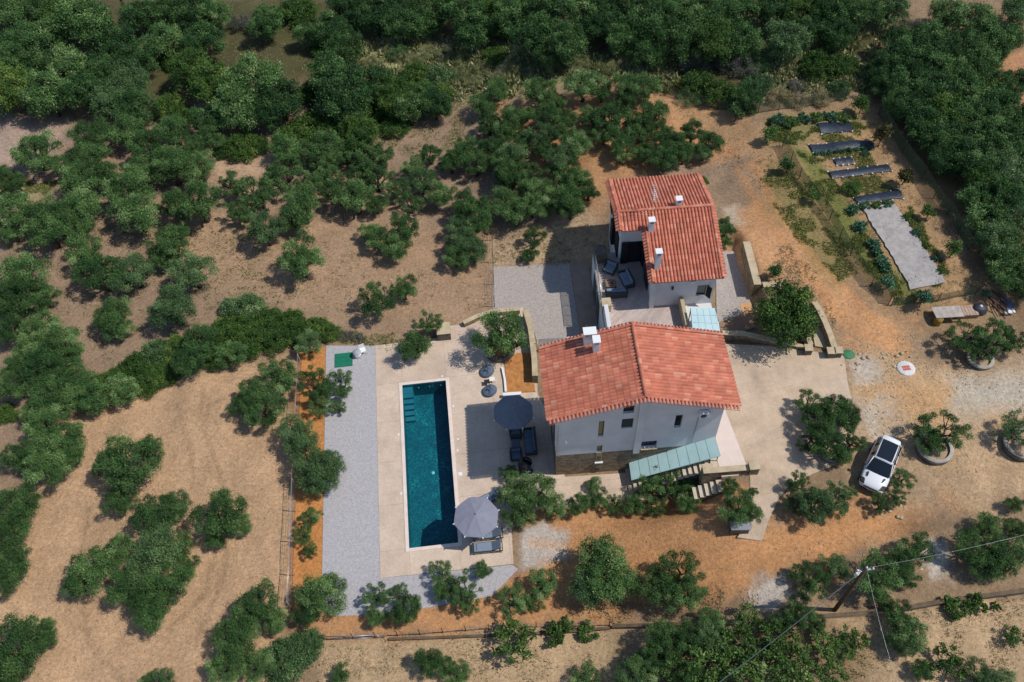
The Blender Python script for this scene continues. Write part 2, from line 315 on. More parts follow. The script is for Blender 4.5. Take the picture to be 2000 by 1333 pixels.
ZONES = [  # pixel polygon of a kind of soil, colour, softness in m, edge wobble in m
    ([(-60,200),(1200,60),(1500,300),(1200,460),(960,640),(600,640),(-60,900)], srgb(154,130,108), 3, 2),       # orchard floor
    ([(380,70),(560,80),(640,110),(600,150),(440,150)], srgb(176,140,104), 1, 1.5),
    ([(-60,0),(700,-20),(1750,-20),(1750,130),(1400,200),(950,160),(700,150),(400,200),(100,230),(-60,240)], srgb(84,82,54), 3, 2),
    ([(640,110),(740,80),(900,75),(1080,110),(1260,130),(1230,170),(950,190),(700,200)], srgb(150,144,104), 1.5, 1.5),   # tall pale grass
    ([(420,290),(540,290),(560,360),(470,380),(400,350)], srgb(180,150,122), 1, 1),
    ([(-60,235),(130,235),(140,270),(60,330),(-60,330)], srgb(172,148,132), 1.5, 1),
    ([(300,400),(700,420),(960,450),(960,640),(700,640),(300,520)], srgb(170,140,112), 2, 1.5),
    ([(0,360),(110,360),(80,400),(-40,400)], srgb(150,138,104), 1, 1),
    ([(120,800),(230,752),(420,722),(575,690),(575,1165),(520,1400),(-80,1400),(-60,1180),(40,1000)], srgb(188,154,120), .7, .7),
    ([(583,676),(640,676),(640,1200),(566,1200)], srgb(198,136,80), .25, .35),
    ([(566,1150),(640,1180),(900,1170),(1100,1080),(1010,1000),(1100,980),(1420,960),(1500,1020),(1600,1000),(1720,960),(1820,900),(1900,960),(1700,1070),(1500,1130),(1330,1190),(1190,1225),(760,1245),(600,1245)], srgb(192,142,98), 1.0, 1.6),
    ([(1150,320),(1450,300),(1480,380),(1400,480),(1470,560),(1560,560),(1650,660),(1760,720),(1790,660),(1700,600),(1600,470),(1520,330),(1430,190),(1290,190),(1180,240)], srgb(198,150,108), 1.2, 1.5),
    ([(985,200),(1300,180),(1340,320),(1160,430),(1080,400),(1000,300)], srgb(182,138,98), 1.2, 1.5),
    ([(960,460),(1150,420),(1200,480),(1140,520),(968,520)], srgb(186,160,128), .8, .8),
    ([(1300,200),(1500,250),(1700,200),(1880,480),(1960,590),(1820,640),(1740,600),(1640,520),(1560,400),(1460,300)], srgb(168,136,100), 1.5, 1.5),
    ([(1500,320),(1560,330),(1680,540),(1640,560),(1560,470),(1490,380)], srgb(146,128,84), .9, 1.2),
    ([(1500,230),(1680,220),(1690,250),(1590,260),(1560,290),(1500,270)], srgb(140,130,86), .8, .8),
    ([(1545,290),(1590,290),(1700,470),(1790,580),(1760,600),(1640,470)], srgb(116,118,64), .6, .8),
    ([(1650,690),(1760,690),(1880,720),(2100,690),(2100,960),(1920,1000),(1850,960),(1740,980),(1660,900)], srgb(188,158,124), 1.2, 1.4),
    ([(1690,760),(1850,750),(1900,800),(1780,820),(1700,800)], srgb(204,162,118), 1.6, 1.5),
    ([(1840,740),(2100,700),(2100,800),(1880,810)], srgb(190, 178, 160), 1.2, 1.4),
    ([(1655,690),(1700,700),(1710,740),(1665,745)], srgb(188,174,158), .6, 1.2),
    ([(1670,800),(1730,790),(1740,860),(1690,880)], srgb(190,176,158), .9, 1.4),
    ([(1690,880),(1800,880),(1850,990),(1720,1010)], srgb(172,146,116), .9, .8),
    ([(1012,1045),(1060,1025),(1110,1040),(1115,1080),(1060,1110),(1015,1110)], srgb(188,178,168), .25, .5),
    ([(1445,1145),(1530,1130),(1560,1170),(1520,1200),(1450,1200)], srgb(194,182,168), .5, 1.3),
    ([(1800,1050),(1850,1055),(1870,1110),(1820,1140),(1790,1110)], srgb(194,182,168), .6, 1.3),
    ([(1415,405),(1450,405),(1455,435),(1425,440)], srgb(192,174,150), .5, 1),
    ([(620,1252),(1200,1228),(1640,1200),(2100,1160),(2100,1440),(620,1440)], srgb(184,156,122), .4, .6),
    ([(1210,1245),(1700,1230),(1700,1440),(1210,1440)], srgb(140,118,88), 1.2, 1),
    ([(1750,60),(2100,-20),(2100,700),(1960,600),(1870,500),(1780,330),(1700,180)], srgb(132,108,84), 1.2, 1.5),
    ([(1900,120),(2100,70),(2100,170),(1990,200)], srgb(186,140,104), 1, 1),
]
def axis(lo, hi, st, far):
    core = np.arange(lo, hi+.001, st); ext = np.array([3, 8, 18, 40, 90, 200, 450, 900.]); return np.concatenate([lo-ext[::-1], core, hi+ext])
def make_ground():
    ax = axis(-54, 76, .27, 900); ay = axis(-18, 82, .27, 900); X, Y = np.meshgrid(ax, ay, indexing='ij'); nx, ny = X.shape
    Z = terr(X, Y)
    wx = X+(fbm(X*.5, Y*.5, 21)-.5)*4; wy = Y+(fbm(X*.5, Y*.5, 31)-.5)*4; w2x = (fbm(X*1.9, Y*1.9, 41)-.5)*1.6; w2y = (fbm(X*1.9, Y*1.9, 51)-.5)*1.6
    C = np.empty(X.shape+(3,)); C[:] = srgb(150, 126, 100)
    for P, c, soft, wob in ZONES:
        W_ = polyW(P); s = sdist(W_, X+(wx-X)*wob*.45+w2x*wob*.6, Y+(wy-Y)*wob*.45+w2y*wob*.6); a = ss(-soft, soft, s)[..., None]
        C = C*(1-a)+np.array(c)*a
    # wheel tracks in the tan field and on the dirt yard (worn, a little darker soil)
    def track(pts, w, dark, colr=None):
        nonlocal C
        W_ = [gt(*p)[:2] for p in pts]; d = np.full(X.shape, 1e9)
        for (x0, y0), (x1, y1) in zip(W_, W_[1:]):
            ex, ey = x1-x0, y1-y0; t = np.clip(((X-x0)*ex+(Y-y0)*ey)/(ex*ex+ey*ey), 0, 1); d = np.minimum(d, np.hypot(X-x0-t*ex, Y-y0-t*ey))
        a = ((1-ss(w*.5, w*1.4, d))*dark)[..., None]; tgt = np.array(colr) if colr else C*.6; C = C*(1-a)+tgt*a
    for pts in ([(395,760),(392,820),(420,900),(440,960),(445,1060),(430,1150),(380,1260)], [(345,790),(372,880),(380,960)], [(570,770),(470,765),(410,790),(400,830)],
                [(560,740),(480,750)], [(415,1090),(400,1160),(330,1230)], [(175,990),(150,1120),(170,1250),(240,1330)]): track(pts, .16, .5)
    for pts in ([(1440,330),(1490,420),(1560,520),(1640,620),(1750,690)], [(1470,320),(1530,430),(1600,520),(1680,600),(1770,680)], [(1180,330),(1280,250),(1440,300)]):
        track(pts, .35, .45, srgb(200, 144, 96))
    for k in range(9): track([(1800+k*9, 900-k*4), (1835+k*8, 940), (1800+k*10, 1000+k*3), (1700+k*8, 1045)], .12, .28)
    for pts in ([(1040,1060),(1200,1075),(1400,1100),(1550,1060),(1750,1010)], [(1060,1100),(1250,1110),(1420,1130),(1560,1090),(1760,1040)]): track(pts, .4, .4, srgb(204, 148, 98))
    idx = np.arange(nx*ny).reshape(nx, ny)
    fs = np.stack([idx[:-1, :-1], idx[1:, :-1], idx[1:, 1:], idx[:-1, 1:]], -1).reshape(-1, 4)
    cx = (X[:-1, :-1]+X[1:, 1:])/2; cy = (Y[:-1, :-1]+Y[1:, 1:])/2
    hole = ((cx > -1.2) & (cx < 4.6) & (cy > -1.0) & (cy < 14.)).reshape(-1)
    me = mesh_np('ground', np.stack([X, Y, Z], -1).reshape(-1, 3), fs[~hole])
    ca = me.color_attributes.new('soil', 'FLOAT_COLOR', 'POINT'); ca.data.foreach_set('color', np.concatenate([C.reshape(-1, 3), np.ones((nx*ny, 1))], 1).astype(np.float32).ravel())
    me.polygons.foreach_set('use_smooth', [True]*len(me.polygons))
    m = bpy.data.materials.new('soil'); m.use_nodes = True; n = m.node_tree.nodes; l = m.node_tree.links; b = n["Principled BSDF"]
    b.inputs["Roughness"].default_value = .95; b.inputs["Specular IOR Level"].default_value = .15
    at = n.new("ShaderNodeAttribute"); at.attribute_name = 'soil'; tc = n.new("ShaderNodeTexCoord")
    def nz(scale, det, lo, hi, a, bb, dist=0.0):
        q = n.new("ShaderNodeTexNoise"); q.inputs["Scale"].default_value = scale; q.inputs["Detail"].default_value = det; q.inputs["Roughness"].default_value = .7
        q.inputs["Distortion"].default_value = dist
        l.new(tc.outputs["Object"], q.inputs["Vector"]); r = n.new("ShaderNodeMapRange"); r.inputs[1].default_value = lo; r.inputs[2].default_value = hi; r.inputs[3].default_value = a; r.inputs[4].default_value = bb
        l.new(q.outputs["Fac"], r.inputs[0]); return r.outputs[0], q.outputs["Fac"]
    a1, _ = nz(.45, 8, .3, .7, .8, 1.14); a2, h2 = nz(4.5, 9, .33, .67, .7, 1.22, .5); a3, h3 = nz(15, 5, .3, .7, .72, 1.22)
    mu = n.new("ShaderNodeMath"); mu.operation = 'MULTIPLY'; l.new(a1, mu.inputs[0]); l.new(a2, mu.inputs[1])
    mu2 = n.new("ShaderNodeMath"); mu2.operation = 'MULTIPLY'; l.new(mu.outputs[0], mu2.inputs[0]); l.new(a3, mu2.inputs[1])
    vm = n.new("ShaderNodeVectorMath"); vm.operation = 'MULTIPLY'; l.new(at.outputs["Color"], vm.inputs[0]); l.new(mu2.outputs[0], vm.inputs[1])
    # scattered twigs and dry leaves: small darker flecks
    f1, _ = nz(8, 4, .58, .64, 0, .6)
    mx = n.new("ShaderNodeMix"); mx.data_type = 'RGBA'; l.new(f1, mx.inputs[0]); l.new(vm.outputs[0], mx.inputs[6]); mx.inputs[7].default_value = (*srgb(96, 78, 56), 1)
    l.new(mx.outputs[2], b.inputs["Base Color"])
    bp = n.new("ShaderNodeBump"); bp.inputs["Strength"].default_value = .5; bp.inputs["Distance"].default_value = .12; l.new(h2, bp.inputs["Height"]); l.new(bp.outputs[0], b.inputs["Normal"])
    me.materials.append(m); o = bpy.data.objects.new('ground', me); link(o); struct(o)
make_ground()
def sheet(name, poly, z, m, thick=.12, holes=None):
    """a laid slab: top polygon (with holes) and its edge faces"""
    loops = [[Vector((x, y, 0)) for x, y in poly]]+[[Vector((x, y, 0)) for x, y in h] for h in (holes or [])]
    tri = geometry.tessellate_polygon(loops); pts = [p for lp in loops for p in lp]
    vs = [(p.x, p.y, z) for p in pts]+[(p.x, p.y, z-thick) for p in pts]; N = len(pts); fs = []
    for t in tri:
        p = [pts[i] for i in t]; ar = (p[1]-p[0]).cross(p[2]-p[0]).z; fs.append(tuple(t) if ar > 0 else tuple(t[::-1]))
    o = 0
    for lp in loops:
        k = len(lp)
        for i in range(k): fs.append((o+i, o+(i+1) % k, o+(i+1) % k+N, o+i+N))
        o += k
    me = bpy.data.meshes.new(name); me.from_pydata(vs, [], fs); me.update()
    bm = bmesh.new(); bm.from_mesh(me); bmesh.ops.recalc_face_normals(bm, faces=bm.faces); bm.to_mesh(me); bm.free()
    me.materials.append(m); ob = bpy.data.objects.new(name, me); link(ob); return ob
# ------------------------------------------------------------------ pool terrace
PX0, PX1, PY0, PY1 = -.0, 3.25, 0.0, 12.92
hole = [(-.1, -.1), (3.35, -.1), (3.35, 13.02), (-.1, 13.02)]
pave_poly = polyW([(733,676),(800,668),(862,660),(866,640),(905,634),(960,614),(1022,601),(1033,640),(1048,700),(1050,770)], 0)+[(10.5, 9), (10.9, 3.9), (16.4, 3.6), (16.3, 1.5), (12.5, 1.6), (9, 1.7), (6.9, 1.6), (6.7, -1.9), (-1.95, -1.8)]
struct(sheet('paving', pave_poly, .05, PAVE, .2, [hole]))
struct(sheet('gravel_strip', polyW([(637,676),(733,676)], 0)+[(-1.96, -1.8), (6.6, -1.95)]+polyW([(1012,1112),(960,1165),(850,1185),(760,1200),(660,1204),(628,1190)], 0), .03, GRAVEL, .1))
WATER = bpy.data.materials.new('pool_water'); WATER.use_nodes = True
def water_mat(m):
    n = m.node_tree.nodes; l = m.node_tree.links; n.remove(n["Principled BSDF"]); out = n["Material Output"]
    tr = n.new("ShaderNodeBsdfTransparent"); tr.inputs[0].default_value = (.52, .86, .9, 1)
    gl = n.new("ShaderNodeBsdfGlossy"); gl.inputs["Roughness"].default_value = .03
    fr = n.new("ShaderNodeFresnel"); fr.inputs[0].default_value = 1.33
    tc = n.new("ShaderNodeTexCoord"); nz = n.new("ShaderNodeTexNoise"); nz.inputs["Scale"].default_value = 5; nz.inputs["Detail"].default_value = 3
    l.new(tc.outputs["Object"], nz.inputs["Vector"]); bp = n.new("ShaderNodeBump"); bp.inputs["Strength"].default_value = .35; bp.inputs["Distance"].default_value = .06
    l.new(nz.outputs["Fac"], bp.inputs["Height"]); l.new(bp.outputs[0], gl.inputs["Normal"]); l.new(bp.outputs[0], fr.inputs["Normal"])
    mx = n.new("ShaderNodeMixShader"); l.new(fr.outputs[0], mx.inputs[0]); l.new(tr.outputs[0], mx.inputs[1]); l.new(gl.outputs[0], mx.inputs[2]); l.new(mx.outputs[0], out.inputs[0])
water_mat(WATER)
def sparkle_mosaic():  # teal floor; cell mottling stands in for caustic speckle
    m = bpy.data.materials.new('teal_mosaic_painted_sparkle'); m.use_nodes = True; n = m.node_tree.nodes; l = m.node_tree.links; b = n["Principled BSDF"]; b.inputs["Roughness"].default_value = .6
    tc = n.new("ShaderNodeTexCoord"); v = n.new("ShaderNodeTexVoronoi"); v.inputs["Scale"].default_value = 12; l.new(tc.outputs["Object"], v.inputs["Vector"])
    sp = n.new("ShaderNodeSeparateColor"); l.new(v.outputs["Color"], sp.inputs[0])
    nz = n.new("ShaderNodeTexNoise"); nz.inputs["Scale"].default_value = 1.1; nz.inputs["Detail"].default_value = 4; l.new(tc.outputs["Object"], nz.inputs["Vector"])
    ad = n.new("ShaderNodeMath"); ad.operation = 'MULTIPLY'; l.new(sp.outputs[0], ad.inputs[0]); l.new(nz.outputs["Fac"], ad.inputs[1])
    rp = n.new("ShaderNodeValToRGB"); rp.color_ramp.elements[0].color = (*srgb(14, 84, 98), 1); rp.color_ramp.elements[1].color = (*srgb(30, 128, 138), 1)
    rp.color_ramp.elements[0].position = .12; rp.color_ramp.elements[1].position = .55; e_ = rp.color_ramp.elements.new(.64); e_.color = (*srgb(90, 190, 190), 1)  # palest cells paint the water's sparkle into the floor colour
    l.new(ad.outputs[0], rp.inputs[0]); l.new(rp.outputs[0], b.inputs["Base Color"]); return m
SPARKLE_MOSAIC = sparkle_mosaic()
pool = thing('swimming_pool', 'long narrow dark teal swimming pool with white stone coping', 'swimming pool', (PX0, PY0, 0))
w_, h_ = PX1-PX0, PY1-PY0; DEP = -1.55
bs = MB(); bs.add([(0,0,DEP),(w_,0,DEP),(w_,h_,DEP),(0,h_,DEP),(0,0,.05),(w_,0,.05),(w_,h_,.05),(0,h_,.05)], [(0,1,2,3),(0,4,5,1),(1,5,6,2),(2,6,7,3),(3,7,4,0)]); bs.build('basin', SPARKLE_MOSAIC, pool)
cp = MB(); c_ = .24
cp.box(-c_, w_+c_, -c_, 0, .03, .09); cp.box(-c_, w_+c_, h_, h_+c_, .03, .09); cp.box(-c_, 0, 0, h_, .03, .09); cp.box(w_, w_+c_, 0, h_, .03, .09)
cp.build('coping', mat('white_coping', srgb(228, 212, 200), .7, srgb(216, 198, 186), 2), pool)
STEPM = mat('pool_step', srgb(66, 128, 144), .6, srgb(56, 116, 132), 3)
for k in range(5):
    B(0.002, .72, h_-.55-(k+.98)*.36+.0, h_-.55-k*.36, DEP+.001, -.32-k*.24).build('step', STEPM, pool)
B(0.002, .72, h_-.55, h_-.002, DEP+.001, -.28).build('step', STEPM, pool)
for fx in (.35, .6, .87): MB().lathe([(.0, 0), (.07, .0), (.07, .03), (0, .03)], (0, 0, 0), 12).build('pool_lamp', PIPE, pool, xf=lambda x, y, z, fx=fx: (fx*w_+x, h_-.005-z, -.5+y))
MB().lathe([(0, 0), (.13, 0), (.13, .03), (.05, .05), (0, .05)], (1.75, 6.2, DEP+.01), 16).build('floor_drain', mat('drain_cover', (.6, .85, .85), .4), pool)
nxw, nyw = 26, 100; gx = np.linspace(PX0+.002, PX1-.002, nxw); gy = np.linspace(PY0+.002, PY1-.002, nyw); GX, GY = np.meshgrid(gx, gy, indexing='ij')
idx = np.arange(nxw*nyw).reshape(nxw, nyw); wf = np.stack([idx[:-1, :-1], idx[1:, :-1], idx[1:, 1:], idx[:-1, 1:]], -1).reshape(-1, 4)
wm = mesh_np('water', np.stack([GX, GY, -.1+(fbm(GX*2, GY*2, 5)-.5)*.02], -1).reshape(-1, 3), wf); wm.materials.append(WATER); wm.polygons.foreach_set('use_smooth', [True]*len(wm.polygons))
struct(link(bpy.data.objects.new('water', wm)))
places = ['beside the far right corner of the pool', 'beside the right long edge of the pool, farthest one', 'left of the pool, nearer the steps', 'right of the pool, middle one', 'right of the pool by the patio shadow', 'left of the pool, nearer the parasol end']
for (px, py), pl in zip([(863,735),(885,793),(778,849),(894,858),(893,880),(783,964)], places):
    x, y = g(px, py, .05); o = MB().lathe([(0, .03), (.05, .03), (.08, 0)], (x, y, .05), 12).build('deck_light', WHITE2); tag(o, 'small round white deck light '+pl, 'deck light', 'deck lights around the pool')
# skimmer lid
x, y = g(899, 926, .05); tag(B(x-.13, x+.13, y-.13, y+.13, .05, .062).build('skimmer_lid', WHITE2), 'small square white skimmer lid in paving beside the pool', 'skimmer lid')
# ------------------------------------------------------------------ roofs
def tile_slope(name, P, wv, dv, Wd, Ln, parent, colp=.25, crs=.42, seed=0, lift=.022, amp=.078):
    P = np.array(P); wv = np.array(wv); dv = np.array(dv); nv = np.cross(wv, dv); nv = nv/np.linalg.norm(nv); nv = nv if nv[2] > 0 else -nv
    nc = max(1, round(Wd/colp)); cw = Wd/nc; nr = max(1, round(Ln/crs)); cl = Ln/nr; sm = 8
    us = np.arange(nc*sm+1)*cw/sm; t = (us/cw) % 1; prof = amp*(np.abs(np.cos(np.pi*t))**.6*2-1)-.015
    V_ = []; Fc = []; UV = []
    for r in range(nr):
        base = len(V_)*1
        for k, (d0, lf) in enumerate(((r*cl, 0.0), ((r+1)*cl+.02, lift))):
            taper = .85 if k == 0 else 1.0
            for i, u in enumerate(us): V_.append(P+wv*u+dv*d0+nv*(prof[i]*taper+lf+.05))
        n_ = len(us)
        for i in range(n_-1):
            Fc.append((base+i, base+i+1, base+n_+i+1, base+n_+i)); c0 = (i+4)//sm
            UV += [(c0+.5+seed*37, r+.5)]*4
        # front lip of the course
        b1 = len(V_)
        for i, u in enumerate(us): V_.append(P+wv*u+dv*((r+1)*cl+.02)+nv*(prof[i]+lift+.05))
        b2 = len(V_)
        for i, u in enumerate(us): V_.append(P+wv*u+dv*((r+1)*cl+.02)+nv*(prof[i]-.004+.03))
        for i in range(n_-1):
            Fc.append((b1+i, b1+i+1, b2+i+1, b2+i)); UV += [((i+4)//sm+.5+seed*37, r+.5)]*4
    me = mesh_np(name, np.array(V_), np.array(Fc)); ul = me.uv_layers.new(name='UVMap'); ul.data.foreach_set('uv', np.array(UV, dtype=np.float32).ravel())
    me.materials.append(TILES); o = bpy.data.objects.new(name, me); link(o, parent); me.polygons.foreach_set('use_smooth', [True]*len(me.polygons))
    return o
def cap_row(name, p0, p1, parent, r=.11, seg=.4, seed=5):
    p0 = np.array(p0); p1 = np.array(p1); L = np.linalg.norm(p1-p0); d = (p1-p0)/L; a = np.cross(d, [0, 0, 1.]); a /= np.linalg.norm(a); b = np.cross(a, d); b = b if b[2] > 0 else -b
    n = max(1, round(L/seg)); V_ = []; Fc = []; UV = []
    for k in range(n):
        o = len(V_)
        for s, rr in ((k*L/n, r*.86), ((k+1)*L/n+.03, r)):
            for j in range(9):
                t = math.pi*j/8; V_.append(p0+d*s+a*math.cos(t)*rr+b*(math.sin(t)*rr))
        for j in range(8): Fc.append((o+j, o+j+1, o+9+j+1, o+9+j)); UV += [(k+.5, seed+.5)]*4
    me = mesh_np(name, np.array(V_), np.array(Fc)); ul = me.uv_layers.new(name='UVMap'); ul.data.foreach_set('uv', np.array(UV, dtype=np.float32).ravel()); me.materials.append(TILES)
    me.polygons.foreach_set('use_smooth', [True]*len(me.polygons)); o = bpy.data.objects.new(name, me); link(o, parent); return o
def rake_row(name, p0, p1, outv, parent, pitch=.25, ln=.34, r=.1, drop=.13, seed=3):
    """short tiles laid across the verge, their round ends facing outwards"""
    p0 = np.array(p0); p1 = np.array(p1); L = np.linalg.norm(p1-p0); d = (p1-p0)/L; outv = np.array(outv, float); n = round(L/pitch); V_ = []; Fc = []; UV = []
    for k in range(n):
        c = p0+d*(k+.5)*L/n; o = len(V_)
        for s, rr, dz in ((-.04, r*.95, .06), (ln-.04, r, .06-drop)):
            for j in range(7):
                t = math.pi*j/6; V_.append(c+outv*s+d*math.cos(t)*rr+np.array([0, 0, 1.])*(math.sin(t)*rr+dz))
        for j in range(6): Fc.append((o+j, o+j+1, o+7+j+1, o+7+j)); UV += [(k+.5, seed+.5)]*4
        i0 = len(V_); V_ += [V_[o+7]+np.array([0, 0, -.07]), V_[o+13]+np.array([0, 0, -.07])]
        Fc.append((o+7, o+13, i0+1, i0)); UV += [(k+.5, seed+.5)]*4
        Fc.append((o+7, o+10, o+13, o+13)) if False else None
    me = mesh_np(name, np.array(V_), np.array(Fc)); ul = me.uv_layers.new(name='UVMap'); ul.data.foreach_set('uv', np.array(UV, dtype=np.float32).ravel()); me.materials.append(TILES)
    o = bpy.data.objects.new(name, me); link(o, parent); return o
def chimney(parent, x, y, zb, zt, w=.42, d=.42, flues=1):
    c = MB(); c.box(x-w/2, x+w/2, y-d/2, y+d/2, zb, zt-.32)
    ch = c.build('chimney', WHITE, parent, .015)
    k = MB()
    for i in range(flues+1):
        xx = x-w/2+.03+i*(w-.06)/flues; k.box(xx-.03, xx+.03, y-d/2, y+d/2, zt-.32, zt-.1)
    k.box(x-w/2-.05, x+w/2+.05, y-d/2-.05, y+d/2+.05, zt-.1, zt-.02); k.build('chimney_cap', WHITE2, ch)
    B(x-w/2+.06, x+w/2-.06, y-d/2+.08, y+d/2-.08, zt-.32, zt-.11).build('flue', FRAME, ch)
    B(x-w/2-.1, x+w/2+.1, y-d/2-.1, y+d/2+.1, zb+.22, zb+.30).build('flashing', WHITE2, ch) if False else None
    return ch
def wall_holes(name, outline, holes, y, depth, m, parent, flip=False, axis='y'):
    """outline and holes in (x, z); the wall's outer face lies at y, reveals go back by depth"""
    loops = [[Vector((x, z, 0)) for x, z in outline]]+[[Vector((x, z, 0)) for x, z in h] for h in holes]
    pts = [p for lp in loops for p in lp]; N = len(pts); tri = geometry.tessellate_polygon(loops)
    vs = [(p.x, y, p.y) for p in pts]+[(p.x, y+depth, p.y) for p in pts]; fs = [tuple(t) for t in tri]; o = 0
    for lp in loops:
        k = len(lp)
        for i in range(k): fs.append((o+i, o+(i+1) % k, o+(i+1) % k+N, o+i+N))
        o += k
    if axis == 'x': vs = [(b, a, c) for a, b, c in vs]
    me = bpy.data.meshes.new(name); me.from_pydata(vs, [], fs); me.update()
    bm = bmesh.new(); bm.from_mesh(me); bmesh.ops.recalc_face_normals(bm, faces=bm.faces); bm.to_mesh(me); bm.free()
    me.materials.append(m); ob = bpy.data.objects.new(name, me); link(ob, parent); return ob
def rect(x0, x1, z0, z1): return [(x0, z0), (x1, z0), (x1, z1), (x0, z1)]
# ------------------------------------------------------------------ front house
A_ = R_(-2.3); hf = thing('house', 'white house with stone base and gabled terracotta roof beside the pool', 'house', (9.72, 3.79, 0), A_)
RW = 11.9; RD = 5.55; RX = 5.93; ZE = 7.93; ZR = 9.75
def zroof(x): return ZE+(ZR-ZE)*(x/RX) if x < RX else ZE+(ZR-ZE)*((RW-x)/(RW-RX))
XL, XR, YF, YB = .58, 11.12, .35, 5.15
body = MB()
pz = [(XL, 2.8), (XR, 2.8), (XR, zroof(XR)-.1), (RX, ZR-.1), (XL, zroof(XL)-.1)]
vs = [(x, YF+.22, z) for x, z in pz]+[(x, YB, z) for x, z in pz]
body.add(vs, [(0, 1, 2, 3, 4), (9, 8, 7, 6, 5)]+[(i, i+5, (i+1) % 5+5, (i+1) % 5) for i in range(5)])
body.build('wall', WHITE, hf)
wins = {'upper': rect(4.72, 5.42, 7.55, 8.45), 'sq': rect(4.72, 5.46, 5.72, 6.9), 'slit': rect(3.27, 3.63, 4.85, 6.85), 'rs': rect(8.14, 8.6, 5.3, 6.85), 'niche': rect(6.22, 7.26, 2.95, 3.8), 'lowt': rect(3.28, 3.64, 2.82, 3.72)}
wall_holes('front_wall', [(XL, 2.801), (XR, 2.801), (XR, zroof(XR)-.1), (RX, ZR-.1), (XL, zroof(XL)-.1)], list(wins.values()), YF, .22, WHITE, hf)
def win(r, y, m=DARKGLASS, frame=FRAME, fw=.05, bars=0):
    x0, x1, z0, z1 = r[0][0], r[1][0], r[0][1], r[2][1]; f = MB()
    f.box(x0, x1, y-.03, y+.02, z0, z0+fw); f.box(x0, x1, y-.03, y+.02, z1-fw, z1); f.box(x0, x0+fw, y-.03, y+.02, z0+fw, z1-fw); f.box(x1-fw, x1, y-.03, y+.02, z0+fw, z1-fw)
    for i in range(bars): xx = x0+(x1-x0)*(i+1)/(bars+1); f.box(xx-.02, xx+.02, y-.03, y+.02, z0+fw, z1-fw)
    w = f.build('window', frame, hf_cur); B(x0+.03, x1-.03, y-.004, y+.015, z0+.03, z1-.03).build('pane', m, w); return w
hf_cur = hf
OCH = mat('ochre_reveal', srgb(168, 150, 104), .8)
for k in ('upper', 'niche'): win(wins[k], YF+.2)
win(wins['slit'], YF+.2, OCH, FRAME); win(wins['lowt'], YF+.2, OCH, FRAME); win(wins['rs'], YF+.2)
w = win(wins['sq'], YF+.12, SHUT, FRAME)
for k in range(9): B(4.78, 5.40, YF+.085, YF+.115, 5.78+k*.12, 5.86+k*.12).build('slat', SHUT, w)
B(6.2, 7.3, YF-.14, YF+.1, 2.86, 2.94).build('window_sill', CAPST, hf, .01)
B(RX-.22, RX+.2, YF-.14, YF-.002, 2.5, ZR-.28).build('pilaster', WHITE, hf)
# stone base
sb = MB(); sb.box(XL, XR, YF-.0, YB, -.2, 2.795); sb.build('stone_base', STONE, hf)
B(3.27, 3.65, YF-.02, YF-.003, 1.55, 2.79).build('window', OCH, hf); B(3.33, 3.59, YF-.024, YF-.021, 1.6, 2.3).build('pane', DARKGLASS, hf)
B(3.2, 3.75, YF-.12, YF-.003, 1.42, 1.54).build('window_sill', WHITE2, hf)
B(3.3, 3.55, YF-.06, YF-.003, .3, .75).build('vent_grille', FRAME, hf)
# roof
rf = MB(); T = .1
rf.add([(0, 0, ZE-T), (RX, 0, ZR-T), (RW, 0, ZE-T), (0, 0, ZE), (RX, 0, ZR), (RW, 0, ZE), (0, RD, ZE-T), (RX, RD, ZR-T), (RW, RD, ZE-T), (0, RD, ZE), (RX, RD, ZR), (RW, RD, ZE)],
       [(0,1,4,3),(1,2,5,4),(6,9,10,7),(7,10,11,8),(0,3,9,6),(2,8,11,5),(0,6,7,1),(1,7,8,2),(3,4,10,9),(4,5,11,10)])
roof = rf.build('roof', mat('roof_deck', srgb(180, 96, 76), .9), hf)
sl_ = math.hypot(RX, ZR-ZE); c1 = RX/sl_; s1 = (ZR-ZE)/sl_; sl2 = math.hypot(RW-RX, ZR-ZE); c2 = (RW-RX)/sl2; s2 = (ZR-ZE)/sl2
tile_slope('roof_tiles', (RX, RD, ZR), (0, -1, 0), (-c1, 0, -s1), RD, sl_+.06, roof, seed=1)
tile_slope('roof_tiles', (RX, 0, ZR), (0, 1, 0), (c2, 0, -s2), RD, sl2+.06, roof, seed=2)
cap_row('ridge_tiles', (RX, -.05, ZR+.09), (RX, RD+.05, ZR+.09), roof, .14)
for y0, ov in ((-.0, -1), (RD, 1)):
    rake_row('verge_tiles', (0, y0, ZE+.03), (RX, y0, ZR+.03), (0, ov, 0), roof, ln=.3); rake_row('verge_tiles', (RX, y0, ZR+.03), (RW, y0, ZE+.03), (0, ov, 0), roof, ln=.3)
    cap_row('verge_caps', (RX, y0-ov*.06, ZR+.09), (-.03, y0-ov*.06, ZE+.09), roof, .1); cap_row('verge_caps', (RX, y0-ov*.06, ZR+.09), (RW+.03, y0-ov*.06, ZE+.09), roof, .1)
def toloc(o, x, y):
    c, s = math.cos(-o.rotation_euler.z), math.sin(-o.rotation_euler.z); dx, dy = x-o.location.x, y-o.location.y; return dx*c-dy*s, dx*s+dy*c
for (px, py), w2, hh, fl in (((1151,672), .74, 1.3, 2), ((1164,687), .4, 1.25, 1)):
    z = 8.7
    for _ in range(6): lx, ly = toloc(hf, *g(px, py, z)); z = zroof(lx)
    chimney(roof, lx, ly+.1, z-.1, z+hh, w2, .5, fl)
